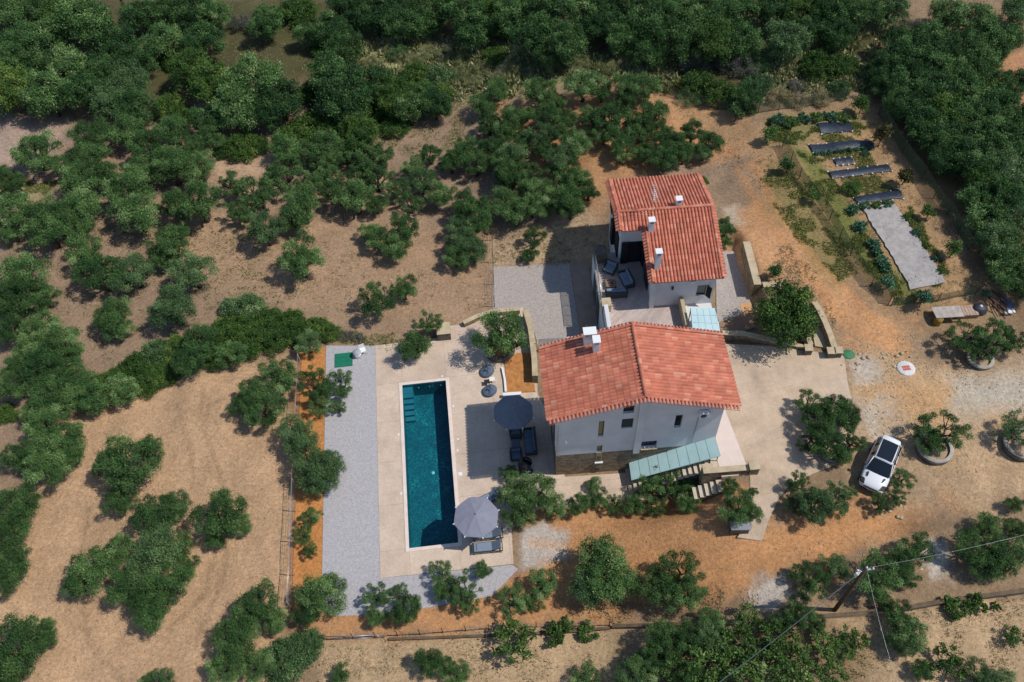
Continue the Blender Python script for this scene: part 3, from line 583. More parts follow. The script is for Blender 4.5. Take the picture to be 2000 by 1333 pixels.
# air conditioner, cable, lamp, pipe
ac = B(9.52, 10.22, YF-.36, YF-.06, 6.85, 7.35).build('air_conditioner', WHITE2, hf, .02)
MB().lathe([(.0, 0), (.2, 0), (.2, .01), (.0, .02)], (0, 0, 0), 20).build('fan_grille', FRAME, ac, xf=lambda x, y, z: (9.78+x, YF-.365-z, 7.1+y))
B(9.55, 9.6, YF-.3, YF-.003, 6.78, 6.85).build('bracket', METAL, ac); B(10.1, 10.15, YF-.3, YF-.003, 6.78, 6.85).build('bracket', METAL, ac)
MB().tube([(9.62, YF-.03, 6.85), (9.6, YF-.03, 5.2), (9.56, YF-.03, 3.2)], .02).build('cable', METAL, hf)
o = B(1.15, 1.27, YF-.16, YF-.003, 4.6, 4.72).build('wall_lamp', WHITE2, hf, .02)
MB().tube([(.66, YF-.05, 7.5), (.66, YF-.05, 2.9)], .04).build('downpipe', PIPE, hf)
# pool-side wall openings (in the shade under the eaves)
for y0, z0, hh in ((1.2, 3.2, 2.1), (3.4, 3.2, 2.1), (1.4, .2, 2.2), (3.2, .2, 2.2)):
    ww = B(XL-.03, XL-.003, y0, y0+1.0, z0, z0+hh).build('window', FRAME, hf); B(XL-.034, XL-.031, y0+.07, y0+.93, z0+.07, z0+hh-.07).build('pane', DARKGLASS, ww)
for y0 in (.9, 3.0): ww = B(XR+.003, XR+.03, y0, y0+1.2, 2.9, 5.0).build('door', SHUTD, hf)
# canopy over the stair
can = thing('glass_canopy', 'sloping frosted teal glass canopy over stairs against white front wall', 'canopy', (9.72, 3.79, 0), A_)
def pl(px, py, z): return (*toloc(hf, *g(px, py, z)), z)
ci0 = (5.56, YF-.02, 1.02); ci1 = (11.04, YF-.02, 3.78); co0 = pl(1233, 939, .92); co1 = pl(1407, 890, 3.6)
NP = 9
def cpt(t, s): a = [ci0[i]*(1-t)+ci1[i]*t for i in range(3)]; b = [co0[i]*(1-t)+co1[i]*t for i in range(3)]; return Vector([a[i]*(1-s)+b[i]*s for i in range(3)])
for k in range(NP):
    t0, t1 = (k+.02)/NP, (k+.98)/NP; q = [cpt(t0, 0), cpt(t1, 0), cpt(t1, 1), cpt(t0, 1)]; q = q[::-1]
    MB().hexa([v-Vector((0, 0, .012)) for v in q], [v+Vector((0, 0, .012)) for v in q]).build('glass_panel', TEAL, can)
fr = MB()
for k in range(NP+1): t = k/NP; fr.tube([cpt(t, 0)-Vector((0, 0, .035)), cpt(t, 1)-Vector((0, 0, .035))], .022, 4)
fr.tube([cpt(0, 1)-Vector((0, 0, .03)), cpt(1, 1)-Vector((0, 0, .03))], .035, 4); fr.tube([cpt(0, .02)-Vector((0, 0, .03)), cpt(1, .02)-Vector((0, 0, .03))], .035, 4)
fr.build('canopy_frame', mat('teal_frame', srgb(120, 150, 148), .5), can)
for t in (.02, .34, .67, .98):
    p = cpt(t, .97); MB().tube([p-Vector((0, 0, .05)), (p.x, p.y, max(0, (p.x-5.5)*.5)-.1)], .035, 6).build('post', METAL, can)
# stairs
st = thing('outdoor_stairs', 'straight flight of beige stone steps descending beside the white house', 'stairs', (9.72, 3.79, 0), A_)
def zst(x): return 2.8*(x-5.4)/5.6
ns = 16; sm_ = MB(); TREAD = mat('beige_tread', srgb(206, 192, 170), .85, srgb(190, 174, 150), 3); RIS = mat('shaded_stone_riser', srgb(112, 92, 72), .9)  # riser brown is darkened to carry the shade on the step fronts
for k in range(ns):
    x0 = 5.4+k*.35; z1 = (k+1)*2.82/ns
    B(x0, 11.1 if k == ns-1 else x0+.352, -1.55, YF-.003, -.2, z1-.04).build('riser', RIS, st)
    B(x0-.03, (11.1 if k == ns-1 else x0+.33), -1.55, YF-.003, z1-.04, z1).build('tread', TREAD, st)
st2 = thing('garden_steps', 'short flight of beige steps in front of the low stone wall', 'steps', (9.72, 3.79, 0), A_)
for k in range(5):
    x0 = 9.3+k*.36; z1 = 1.75+(k+1)*.2
    B(x0, x0+.362, -3.15, -2.3, .6, z1-.04).build('riser', RIS, st2); B(x0-.03, x0+.33, -3.15, -2.3, z1-.04, z1).build('tread', TREAD, st2)
# low stone wall with pillars at the head of the stairs
lw = thing('stone_wall', 'low stone wall between square pillars at the head of the front stairs', 'wall', (9.72, 3.79, 0), A_)
a = pl(1385, 921, 3.4); b = pl(1462, 903, 3.4)
B(a[0], b[0]+.1, b[1]-.55, b[1]-.2, 1.2, 3.35).build('masonry', STONE, lw); B(a[0]-.02, b[0]+.12, b[1]-.58, b[1]-.17, 3.35, 3.42).build('coping', CAPST, lw)
for xx in (a[0]-.1, b[0]+.25):
    B(xx-.3, xx+.3, b[1]-.66, b[1]-.06, 1.0, 3.6).build('pillar', STONE, lw); B(xx-.34, xx+.34, b[1]-.7, b[1]-.02, 3.6, 3.68).build('pillar_cap', CAPST, lw)
struct(sheet('patio', [(20.75, 1.2), (22.6, 1.15), (22.0, 9.2), (20.9, 9.3)], 2.845, mat('pale_patio', srgb(222, 206, 196), .85, srgb(214, 196, 186), 1.5), .3))
# driveway
drv = polyW([(1405,672),(1500,676),(1575,686),(1648,693),(1655,745),(1665,790),(1668,840),(1650,900),(1590,925),(1545,945),(1520,975),(1500,1020),(1488,1057),(1440,1050),(1468,1010),(1464,915)], 2.82)
struct(sheet('driveway', drv+[(22.6, 1.1), (22.0, 9.2)], 2.835, DRIVE, .35))
# ------------------------------------------------------------------ rear house
AR = R_(-2.7); hr = thing('house', 'white split-level house with long terracotta roof and raised tiled terrace behind', 'house', (17.1, 20.85, 0), AR)
hf_cur = hr
ZG = 7.75; TS = math.tan(R_(15.2)); XW = 1.85; XE = 7.0; YFW = -5.62; YFL = -1.5; YBK = 4.65
def zr(y): return ZG-TS*abs(y)
ZT = 2.98
lo_ = MB(); lo_.box(-1.55, 6.62, -7.85, .35, -.2, ZT-.041); lo_.box(.32, 6.62, .351, 4.3, -.2, ZT-.041); lo_.build('lower_storey', WHITE, hr)
def gable(x0, x1, y0, y1, name='wall'):
    ys = [y0, y1] if y1 <= 0 else [y0, 0, y1]; bt = []
    poly = [(y0, ZT-.04)]+[(y1, ZT-.04)]+[(y, zr(y)-.1) for y in ys[::-1]]
    n = len(poly); m_ = MB(); m_.add([(x0, y, z) for y, z in poly]+[(x1, y, z) for y, z in poly], [tuple(range(n))[::-1], tuple(range(n, 2*n))]+[(i, (i+1) % n, (i+1) % n+n, i+n) for i in range(n)])
    return m_.build(name, WHITE, hr)
gable(.32, 6.62, -.75, 4.3); gable(2.15, 6.62, -5.25+.2, -.752)
z1 = zr(-5.25)-.1
wR = rect(5.35, 6.05, 3.9, 5.1)
wall_holes('front_wall', rect(2.15, 6.62, ZT-.04, z1), [wR], -5.25, .2, WHITE, hr)
win(wR, -5.1); w = MB(); w.box(5.36, 5.95, -5.36, -5.3, 3.88, 5.12); w.build('shutter', SHUTD, hr, xf=lambda x, y, z: (6.05+(x-5.36)*.62*0.75, -5.27-(x-5.36)*.6, z))
B(1.98, 2.3, -5.42, -5.0, ZT, z1+.02).build('pilaster', WHITE, hr)
o = MB().lathe([(0, 0), (.09, 0), (.09, .22), (0, .22)], (3.5, -5.35, 5.0), 10).build('wall_lamp', FRAME, hr)
B(4.75, 5.1, -5.4, -5.26, 5.55, 5.7).build('awning_box', WHITE2, hr)
# recess: sliding door with shutters, side wall windows
B(.55, 2.1, -.8, -.753, 3.02, 5.3).build('sliding_door', DARKGLASS, hr); B(.42, .95, -.9, -.82, 3.02, 5.35).build('shutter', SHUTD, hr)
B(2.06, 2.147, -2.3, -1.0, 3.05, 5.3).build('sliding_door', DARKGLASS, hr); B(2.0, 2.05, -3.7, -2.35, 3.05, 5.35).build('shutter', SHUTD, hr); B(2.0, 2.05, -1.3, -.85, 3.05, 5.35).build('shutter', SHUTD, hr)
ww = B(.27, .317, 2.3, 3.2, 4.2, 5.6).build('window', FRAME, hr); B(.2, .26, 3.25, 4.1, 4.2, 5.6).build('shutter', SHUTD, hr)
B(.2, .317, -.2, 1.0, 3.02, 5.2).build('door', SHUTD, hr); B(-.05, .3, 1.1, 1.9, 3.02, 5.2).build('shutter', SHUTD, hr)
# roof
rr = MB(); t_ = .1
def slab(x0, x1, ya, yb):
    P = [(x0, ya, zr(ya)), (x1, ya, zr(ya)), (x1, yb, zr(yb)), (x0, yb, zr(yb))]; rr.hexa([(a, b, c-t_) for a, b, c in P], P)
slab(0, XE, 0, YBK); slab(0, XW, YFL, -.0005); slab(XW+.0005, XE, YFW, -.0005)
rroof = rr.build('roof', MATS['roof_deck'], hr); dc, ds = math.cos(R_(15.2)), math.sin(R_(15.2))
tile_slope('roof_tiles', (XE, 0, ZG), (-1, 0, 0), (0, dc, -ds), XE, YBK/dc+.05, rroof, seed=3)
tile_slope('roof_tiles', (0, 0, ZG), (1, 0, 0), (0, -dc, -ds), XW, -YFL/dc+.05, rroof, seed=4)
tile_slope('roof_tiles', (XW, 0, ZG), (1, 0, 0), (0, -dc, -ds), XE-XW, -YFW/dc+.05, rroof, seed=5)
cap_row('ridge_tiles', (-.05, 0, ZG+.09), (XE+.05, 0, ZG+.09), rroof, .13)
for xx, ov, ya, yb in ((0, -1, 0, YBK), (0, -1, 0, YFL), (XW, -1, YFL, YFW), (XE, 1, 0, YBK), (XE, 1, 0, YFW)):
    rake_row('verge_tiles', (xx, ya, zr(ya)+.03), (xx, yb, zr(yb)+.03), (ov, 0, 0), rroof, ln=.28); cap_row('verge_caps', (xx-ov*.08, ya, zr(ya)+.1), (xx-ov*.08, yb, zr(yb)+.1), rroof, .12)
for (px, py), z0, hh in (((1325,404), 7.6, .8), ((1271,453), 7.2, 1.22), ((1283,526), 6.5, 1.85)):
    z = z0
    for _ in range(6): lx, ly = toloc(hr, *g(px, py, z)); z = zr(ly)
    chimney(rroof, lx, ly+.1, z-.1, z+hh, .4, .4)
# tv antenna
z = 7.6; ax_, ay_ = toloc(hr, *g(1273, 425, 7.6)); an = MB(); an.tube([(ax_, ay_+.25, 7.4), (ax_, ay_+.25, 10.1)], .025)
for zz, yy in ((10.0, 0), (9.6, 0)):
    an.tube([(ax_-.1, ay_-.45, zz), (ax_+.1, ay_+.9, zz)], .015, 5)
    for k in range(7): q = -.4+k*.2; an.tube([(ax_-.35, ay_+q, zz), (ax_+.35, ay_+q+.05, zz)], .012, 4)
an.build('television_antenna', PIPE, rroof)
# terrace
def RL(x, y): c, s = math.cos(AR), math.sin(AR); return 17.1+x*c-y*s, 20.85+x*s+y*c
tf = B(-1.55, 4.4, -7.85, -.75, ZT-.04, ZT).build('terrace_floor', TILEF, hr); B(-1.55, .32, -.75, .35, ZT-.04, ZT).build('terrace_floor', TILEF, hr)
B(-1.45, -1.15, -7.85, -5.5, ZT, 3.95).build('parapet', WHITE, hr, .01); B(4.15, 4.42, -7.85, -5.28, ZT, 3.95).build('parapet', CAPST, hr, .01); B(-1.14, 4.14, -7.9, -7.72, ZT-.6, 3.5).build('parapet', STONE, hr)
B(-1.55, -.85, -5.48, -4.7, ZT, 3.75).build('pillar', CAPST, hr, .02); B(-1.5, -.6, -.7, .3, ZT, 4.0).build('pillar', STONE_D, hr, .02)
rl = MB()
for yy in (-4.6, -3.6, -2.6, -1.6, -.8): rl.tube([(-1.5, yy, ZT), (-1.5, yy, 4.0)], .02, 5)
rl.tube([(-1.5, -4.7, 4.0), (-1.5, -.7, 4.0)], .03, 5); r0 = rl.build('railing', PIPE, hr); B(-1.508, -1.492, -4.65, -.75, 3.05, 3.92).build('railing_glass', RAILG, r0)
# west face of the lower storey : arcade in shadow
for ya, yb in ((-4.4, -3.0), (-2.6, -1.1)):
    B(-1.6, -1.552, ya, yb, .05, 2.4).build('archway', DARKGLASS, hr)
# outdoor stair flight with rail, west side
for k in range(9): B(-2.6, -1.6, -7.6+k*.28, -7.32+k*.28, -.1, 2.6-k*.28).build('stair_step', CAPST, hr)
rl = MB(); rl.tube([(-2.6, -7.6, 3.5), (-2.6, -5.2, 1.2)], .03, 5); rl.tube([(-2.6, -7.6, 3.5), (-1.6, -7.6, 3.9)], .03, 5)
for k in range(4): y_ = -7.6+k*.8; rl.tube([(-2.6, y_, 3.5-k*.76), (-2.6, y_, 2.4-k*.76)], .02, 5)
rl.build('railing', PIPE, hr)
# second canopy
can2 = thing('glass_canopy', 'pale frosted glass canopy beside the right parapet of the rear terrace', 'canopy')
q = [g(1348.5,602,4.5), g(1396,602,4.5), g(1407,648,4.3), g(1352.5,645,4.3)]; zz = (4.5, 4.5, 4.3, 4.3)
def c2(s, t): 
    a = [q[0][i]*(1-s)+q[1][i]*s for i in (0, 1)]; b = [q[3][i]*(1-s)+q[2][i]*s for i in (0, 1)]; return Vector((a[0]*(1-t)+b[0]*t, a[1]*(1-t)+b[1]*t, 4.5-.2*t))
for i in range(4):
    for j in range(3):
        qq = [c2((i+.02)/4, (j+.02)/3), c2((i+.98)/4, (j+.02)/3), c2((i+.98)/4, (j+.98)/3), c2((i+.02)/4, (j+.98)/3)][::-1]
        MB().hexa([v-Vector((0, 0, .012)) for v in qq], [v+Vector((0, 0, .012)) for v in qq]).build('glass_panel', TEAL2, can2)
fr = MB()
for i in range(5): fr.tube([c2(i/4, 0)-Vector((0, 0, .04)), c2(i/4, 1)-Vector((0, 0, .04))], .025, 4)
fr.build('canopy_frame', PIPE, can2)
for s, t in ((.02, .03), (.98, .03), (.98, .97), (.02, .97)): p = c2(s, t); MB().tube([p-Vector((0, 0, .05)), (p.x, p.y, 2.3)], .04, 6).build('post', METAL, can2)
# courts
struct(sheet('gravel_court', polyW([(963,523),(1112,514),(1132,652)], 0)+[(13.8, 9.6), (10.6, 9.6)]+polyW([(1048,665),(1040,640),(1024,603),(963,604)], 0), .03, GRAVEL2, .15))
struct(sheet('concrete_path', polyW([(1113,514),(1148,512)], 0)+[(15.3, 13.0), (13.85, 12.9)]+polyW([(1132,652)], 0), .05, mat('brown_concrete', srgb(168, 146, 128), .9, srgb(150, 130, 112), 1.5), .2))
struct(sheet('gravel_yard', polyW([(1398,492),(1447,490),(1468,592),(1468,613),(1450,645),(1400,645)], 2.52), 2.52, GRAVEL2, .3))
x, y = g(1456, 602, 2.53); struct(sheet('tile_landing', polyW([(1445,593),(1467,591),(1471,612),(1450,613)], 2.54), 2.54, mat('orange_tile', srgb(206, 160, 116), .8, srgb(190, 146, 104), 2), .04))
struct(sheet('path', polyW([(1405,630),(1450,613),(1471,613),(1475,640),(1450,648),(1405,648)], 2.54), 2.545, mat('brown_paving', srgb(150, 122, 100), .9, srgb(130, 106, 88), 2), .1))
# ------------------------------------------------------------------ free-standing stone walls
def wall_path(name, label, pts, w, m=STONE, top=CAPST, capt=.06, group=None):
    """pts: (x, y, zbottom, ztop) polyline"""
    r = thing(name, label, 'wall', (pts[0][0], pts[0][1], pts[0][2]), 0, group); ox, oy, oz = r.location
    L = []; Rr = []
    for i, p in enumerate(pts):
        a = pts[max(0, i-1)]; b = pts[min(len(pts)-1, i+1)]; d = Vector((b[0]-a[0], b[1]-a[1])).normalized(); nrm = Vector((-d.y, d.x))*w/2
        L.append((p[0]+nrm.x-ox, p[1]+nrm.y-oy)); Rr.append((p[0]-nrm.x-ox, p[1]-nrm.y-oy))
    mb = MB(); cb = MB()
    for i in range(len(pts)-1):
        zb0, zt0, zb1, zt1 = pts[i][2]-oz, pts[i][3]-oz, pts[i+1][2]-oz, pts[i+1][3]-oz
        mb.hexa([(*L[i], zb0), (*Rr[i], zb0), (*Rr[i+1], zb1), (*L[i+1], zb1)], [(*L[i], zt0), (*Rr[i], zt0), (*Rr[i+1], zt1), (*L[i+1], zt1)])
        e = .02
        cb.hexa([(*L[i], zt0+.001), (*Rr[i], zt0+.001), (*Rr[i+1], zt1+.001), (*L[i+1], zt1+.001)], [(*L[i], zt0+capt), (*Rr[i], zt0+capt), (*Rr[i+1], zt1+capt), (*L[i+1], zt1+capt)])
    mb.build('masonry', m, r); cb.build('coping', top, r); return r
def P(px, py, z): return g(px, py, z)
wall_path('retaining_wall', 'straight tall stone retaining wall right of the rear house', [(*P(1458,473,3.95), 2.3, 3.95), (*P(1480,557,3.95), 2.3, 3.95)], .55)
wall_path('retaining_wall', 'short stone wall turning right behind the big round tree', [(*P(1490,557,3.95), 2.3, 3.95), (*P(1530,554,3.95), 2.3, 3.9)], .5)
wall_path('retaining_wall', 'curved stone wall right of the big round tree', [(*P(px, py, zt), 2.4, zt) for px, py, zt in ((1590,590,3.7), (1600,605,3.7), (1612,630,3.6), (1622,655,3.5), (1630,680,3.4))], .42)
wall_path('garden_wall', 'low stone wall running between rear house and driveway', [(*P(px, py, 3.2), 2.3, 3.2) for px, py in ((1411,651), (1453,652), (1480,658), (1525,668))], .38)
wall_path('garden_wall', 'low stone kerb wall in front of the big round tree', [(*P(px, py, 3.02), 2.3, 3.02) for px, py in ((1528,672), (1550,674), (1572,678))], .3)
wall_path('retaining_wall', 'inner stone wall beside the steps right of the big round tree', [(*P(px, py, zt), 2.4, zt) for px, py, zt in ((1567,640,3.5), (1578,660,3.4), (1584,674,3.35))], .35)
for lb, px, py in (('left square stone gate pillar below the big round tree', 1580, 679), ('middle square stone gate pillar below the big round tree', 1624, 685), ('right square stone gate pillar beside the green lid', 1638, 684)):
    x, y = P(px, py, 3.45); p = thing('gate_pillar', lb, 'pillar', (x, y, 2.8), R_(-8), 'stone gate pillars by the driveway'); B(-.25, .25, -.25, .25, -.3, .6).build('shaft', STONE_D, p, .02); B(-.29, .29, -.29, .29, .6, .67).build('pillar_cap', CAPST, p)
x, y = P(1603, 655, 3.0); struct(sheet('steps', polyW([(1586,640),(1606,630),(1628,682),(1592,676)], 2.95), 2.95, CAPST, .3))
# stone walls by the pool terrace
wall_path('retaining_wall', 'long narrow stone wall between planting bed and gravel court', [(*P(px, py, 1.0), -.1, 1.0) for px, py in ((1026,606), (1036,640), (1040,668), (1044,705), (1045,735))], .42)
wall_path('stone_wall', 'low pale stone kerb wall left of the gravel court', [(*P(px, py, .45), -.1, .45) for px, py in ((905,631), (932,618), (960,609), (1015,604))], .35)
b_ = thing('stone_block', 'square grey stone pier by the terrace edge behind the pool', 'pier', (*P(868,655,0), 0)); B(-.5, .5, -.55, .55, -.1, .85).build('masonry', STONE_D, b_, .03); B(-.52, .52, -.57, .57, .85, .9).build('coping', CAPST, b_)
# planting bed with kerb
bed = polyW([(986,705),(1010,690),(1034,690),(1042,742),(1046,765),(990,768)], .12); struct(sheet('bed_soil', bed, .12, mat('orange_soil', srgb(198, 138, 82), .95, srgb(160, 108, 62), 2.5, bump=.6), .2))
wall_path('kerb', 'white kerb on the left of the orange planting bed', [(*P(px, py, .18), 0, .18) for px, py in ((981,718), (986,742), (988,766))], .16, WHITE, WHITE2)
bn = thing('bench', 'long narrow white bench along the planting bed', 'bench', (*P(1000,769,.45), 0), R_(-3)); B(-.68, .68, -.13, .13, .38, .45).build('seat', WHITE2, bn, .01)
for s in (-.5, .5): B(s-.05, s+.05, -.12, .12, .05, .38).build('leg', WHITE2, bn)
# round raised planter at the pool terrace
def ring(name, label, px, py, r, hgt, z0, thick=.22, m=STONE_D, group=None, fill=None):
    x, y = P(px, py, z0+hgt); t = thing(name, label, 'planter', (x, y, z0), 0, group)
    MB().lathe([(r-thick, -.1), (r, -.1), (r*1.02, hgt), (r-thick, hgt), (r-thick, -.1)], (0, 0, 0), 40).build('planter_ring', m, t)
    MB().lathe([(0, hgt-.12), (r-thick+.01, hgt-.16)], (0, 0, 0), 30).build('soil', fill or MATS['orange_soil'], t); return x, y
PLX, PLY = ring('round_planter', 'round stone tree planter beside the orange bed', 976, 677, 1.15, .55, .05)
# court fence rail between house and gravel court
fr_ = thing('railing', 'glass railing between the front house roof corner and gravel court', 'railing'); mb = MB(); rx, ry = P(1052, 664, 1.5)
pts = [(*P(1052,664,1.6), 1.6), (*P(1145,656,1.6), 1.6)]
mb.tube(pts, .03, 6)
for k in range(6): t = k/5; x = pts[0][0]*(1-t)+pts[1][0]*t; y = pts[0][1]*(1-t)+pts[1][1]*t; mb.tube([(x, y, 0), (x, y, 1.6)], .022, 5)
mb.build('rail', PIPE, fr_); MB().hexa([(pts[0][0], pts[0][1], .2), (pts[1][0], pts[1][1], .2), (pts[1][0], pts[1][1]+.01, .2), (pts[0][0], pts[0][1]+.01, .2)], [(pts[0][0], pts[0][1], 1.5), (pts[1][0], pts[1][1], 1.5), (pts[1][0], pts[1][1]+.01, 1.5), (pts[0][0], pts[0][1]+.01, 1.5)]).build('railing_glass', RAILG, fr_)
#@@PART2@@
# ------------------------------------------------------------------ furniture on the pool terrace
def parasol(px, py, zc, label, canvas, z0=.05, rot=0.2, R=1.5):
    x, y = g(px, py, zc); t = thing('parasol', label, 'parasol', (x, y, z0), rot); zt = zc-z0; k = 8; mb = MB(); vs = [(0, 0, zt)]
    rim = []
    for j in range(k*3):
        a = 2*math.pi*j/(k*3); rr = R*(1.0 if j % 3 == 0 else .935); zz = zt-.48+(0 if j % 3 == 0 else .03); rim.append((rr*math.cos(a), rr*math.sin(a), zz))
    mid = [(p[0]*.55, p[1]*.55, zt-.24-(0 if j % 3 == 0 else .015)) for j, p in enumerate(rim)]
    n = k*3; vs += mid+rim+[(p[0]*1.0, p[1]*1.0, p[2]-.1) for p in rim]
    fs = [(0, 1+j, 1+(j+1) % n) for j in range(n)]+[(1+j, 1+n+j, 1+n+(j+1) % n, 1+(j+1) % n) for j in range(n)]+[(1+n+j, 1+2*n+j, 1+2*n+(j+1) % n, 1+n+(j+1) % n) for j in range(n)]
    mb.add(vs, fs); cn = mb.build('canopy', canvas, t)
    for j in range(k):
        a = 2*math.pi*j/k; MB().tube([(R*.97*math.cos(a), R*.97*math.sin(a), zt-.48), (R*1.05*math.cos(a), R*1.05*math.sin(a), zt-.5)], .035, 6).build('rib_tip', WHITE2, cn)
    rb = MB()
    for j in range(k): a = 2*math.pi*j/k; rb.tube([(0, 0, zt-.04), (R*.97*math.cos(a), R*.97*math.sin(a), zt-.52)], .014, 4)
    rb.build('ribs', METAL, t); MB().tube([(0, 0, .05), (0, 0, zt+.06)], .028, 10).build('pole', METAL, t)
    MB().lathe([(0, .0), (.34, .0), (.34, .06), (.06, .1), (.05, .3), (0, .3)], (0, 0, 0), 20).build('base', mat('dark_grey_base', (.06, .06, .065), .6), t)
    MB().lathe([(0, .08), (.05, .06), (.05, 0), (0, 0)], (0, 0, zt), 10).build('finial', METAL, t)
    return t
parasol(929, 1004, 2.75, 'open grey parasol leaning over the front right pool corner', UMBG)
parasol(1002, 798, 2.75, 'open dark blue parasol standing in the shadow of the house', UMBB, rot=.35, R=1.45)
def lounger(px, py, label, rz=0.0):
    x, y = g(px, py, .3); t = thing('sun_lounger', label, 'sun lounger', (x, y, .05), rz, 'sun loungers beside the pool')
    fr = MB()
    for s in (-.34, .34): fr.box(-1.0, 1.0, s-.03, s+.03, .24, .3)
    for q in (-1.0, -.35, .35, .94): fr.box(q, q+.06, -.31, .31, .245, .295)
    fr.build('frame', FRAME, t)
    for q in (-.92, .86):
        for s in (-.34, .34): B(q, q+.05, s-.025, s+.025, 0, .24).build('leg', FRAME, t)
    c = MB(); c.hexa([(-.88, -.3, .31), (.3, -.3, .31), (.3, .3, .31), (-.88, .3, .31)], [(-.88, -.3, .39), (.3, -.3, .39), (.3, .3, .39), (-.88, .3, .39)]); c.build('cushion', CUSH, t, .02)
    b = MB(); b.hexa([(.31, -.3, .31), (.9, -.3, .6), (.9, .3, .6), (.31, .3, .31)], [(.28, -.3, .39), (.87, -.3, .68), (.87, .3, .68), (.28, .3, .39)]); b.build('back_cushion', CUSHD, t, .02)
    bf = MB(); bf.tube([(.32, -.3, .29), (.95, -.3, .6)], .018, 5); bf.tube([(.32, .3, .29), (.95, .3, .6)], .018, 5); bf.tube([(.9, -.32, .28), (.78, -.3, .5)], .015, 5); bf.tube([(.9, .32, .28), (.78, .3, .5)], .015, 5); bf.build('backrest_frame', FRAME, t)
    B(-.72, -.68, -.2, .2, .392, .42).build('towel_fold', CUSHD, t); return t
lounger(952, 1069, 'front blue-grey sun lounger on open paving beside the pool', R_(-1.5))
lounger(953, 1044, 'second blue-grey sun lounger partly under the grey parasol', R_(-1.5))
lounger(950, 976, 'third sun lounger hidden behind grey parasol by the olive trees', R_(20))
def beanbag(px, py, label, rz):
    x, y = g(px, py, .4); t = thing('beanbag', label, 'beanbag', (x, y, .05), rz, 'beanbags on the pool terrace'); n, k = 10, 22; vs = []; fs = []
    for i in range(n+1):
        v = i/n; 
        for j in range(k):
            a = 2*math.pi*j/k; r = .56*math.sin(math.pi*min(1, .12+v*.86))**.55*(1-.25*v); bk = .5+.5*math.cos(a)
            vs.append((r*math.cos(a)*1.12, r*math.sin(a), .62*v*(.55+.5*bk)+.03*math.sin(5*a+v*4)*v))
    for i in range(n):
        for j in range(k): fs.append((i*k+j, i*k+(j+1) % k, (i+1)*k+(j+1) % k, (i+1)*k+j))
    fs.append(tuple(n*k+j for j in range(k))); m = MB(); m.add(vs, fs, True); m.build('bag', BEAN, t)
    c = MB(); c.lathe([(0, 0), (.1, .02), (.12, .04), (.1, .07), (0, .08)], (0, 0, 0), 14, 1.5, .6); c.build('scatter_cushion', CUSHD, t, xf=lambda x, y, z: (x*.8-.05, y, z+.46)); return t
beanbag(951, 723, 'slate blue beanbag nearest the round tree planter', R_(25)); beanbag(956, 761, 'slate blue beanbag nearest the blue parasol', R_(15))
for px, py, lb, m in ((951, 746, 'small dark side table between the two beanbags', RATTAN), (961, 741, 'small pale side table between the two beanbags', WHITE2)):
    x, y = g(px, py, .35); t = thing('side_table', lb, 'side table', (x, y, .05)); B(-.2, .2, -.18, .18, .3, .34).build('table_top', m, t, .008)
    for a in (-.15, .15):
        for b in (-.13, .13): B(a-.015, a+.015, b-.015, b+.015, 0, .3).build('leg', m, t)
def sofa(px, py, z0, label, L=1.6, D=.8, rz=0, n=2, cat='sofa', name='sofa', cm=None, fm=None):
    x, y = g(px, py, z0+.35); t = thing(name, label, cat, (x, y, z0), rz); fm = fm or FRAME; cm = cm or CUSHD
    f = MB(); f.box(-L/2, L/2, -D/2, D/2, .1, .28); f.build('frame', fm, t, .015); B(-L/2, L/2, D/2-.12, D/2, .281, .7).build('backrest', fm, t, .02)
    for s in (-1, 1): B(s*L/2-.05, s*L/2+.05, -D/2, D/2-.121, .281, .52).build('armrest', fm, t, .015)
    for k in range(n):
        w = (L-.14)/n; x0 = -L/2+.07+k*w; B(x0+.01, x0+w-.01, -D/2+.02, D/2-.25, .285, .42).build('seat_cushion', cm, t, .03); B(x0+.01, x0+w-.01, D/2-.26, D/2-.13, .3, .72).build('back_cushion', cm, t, .03)
    for a in (-L/2+.06, L/2-.06):
        for b in (-D/2+.06, D/2-.06): B(a-.03, a+.03, b-.03, b+.03, 0, .1).build('leg', fm, t)
    return t
def ltable(px, py, z0, label, L=1., D=.7, rz=0, top=None, h=.35):
    x, y = g(px, py, z0+h); t = thing('coffee_table', label, 'table', (x, y, z0), rz); B(-L/2, L/2, -D/2, D/2, h-.05, h).build('table_top', top or WOOD, t, .01)
    for a in (-L/2+.06, L/2-.06):
        for b in (-D/2+.06, D/2-.06): B(a-.03, a+.03, b-.03, b+.03, 0, h-.05).build('leg', FRAME, t)
    return t
sofa(1036, 862, .05, 'long dark blue sofa against the shaded side of the front house', 2.0, .85, R_(-92), 3)
sofa(1007, 846, .05, 'dark blue armchair below the blue parasol in house shade', .8, .8, R_(178), 1, 'armchair', 'armchair')
sofa(1008, 888, .05, 'dark blue armchair at the lower end of the shaded seating group', .8, .8, R_(-2), 1, 'armchair', 'armchair')
ltable(1007, 866, .05, 'low dark table between the two shaded armchairs', .6, .7, 0, CUSHD)
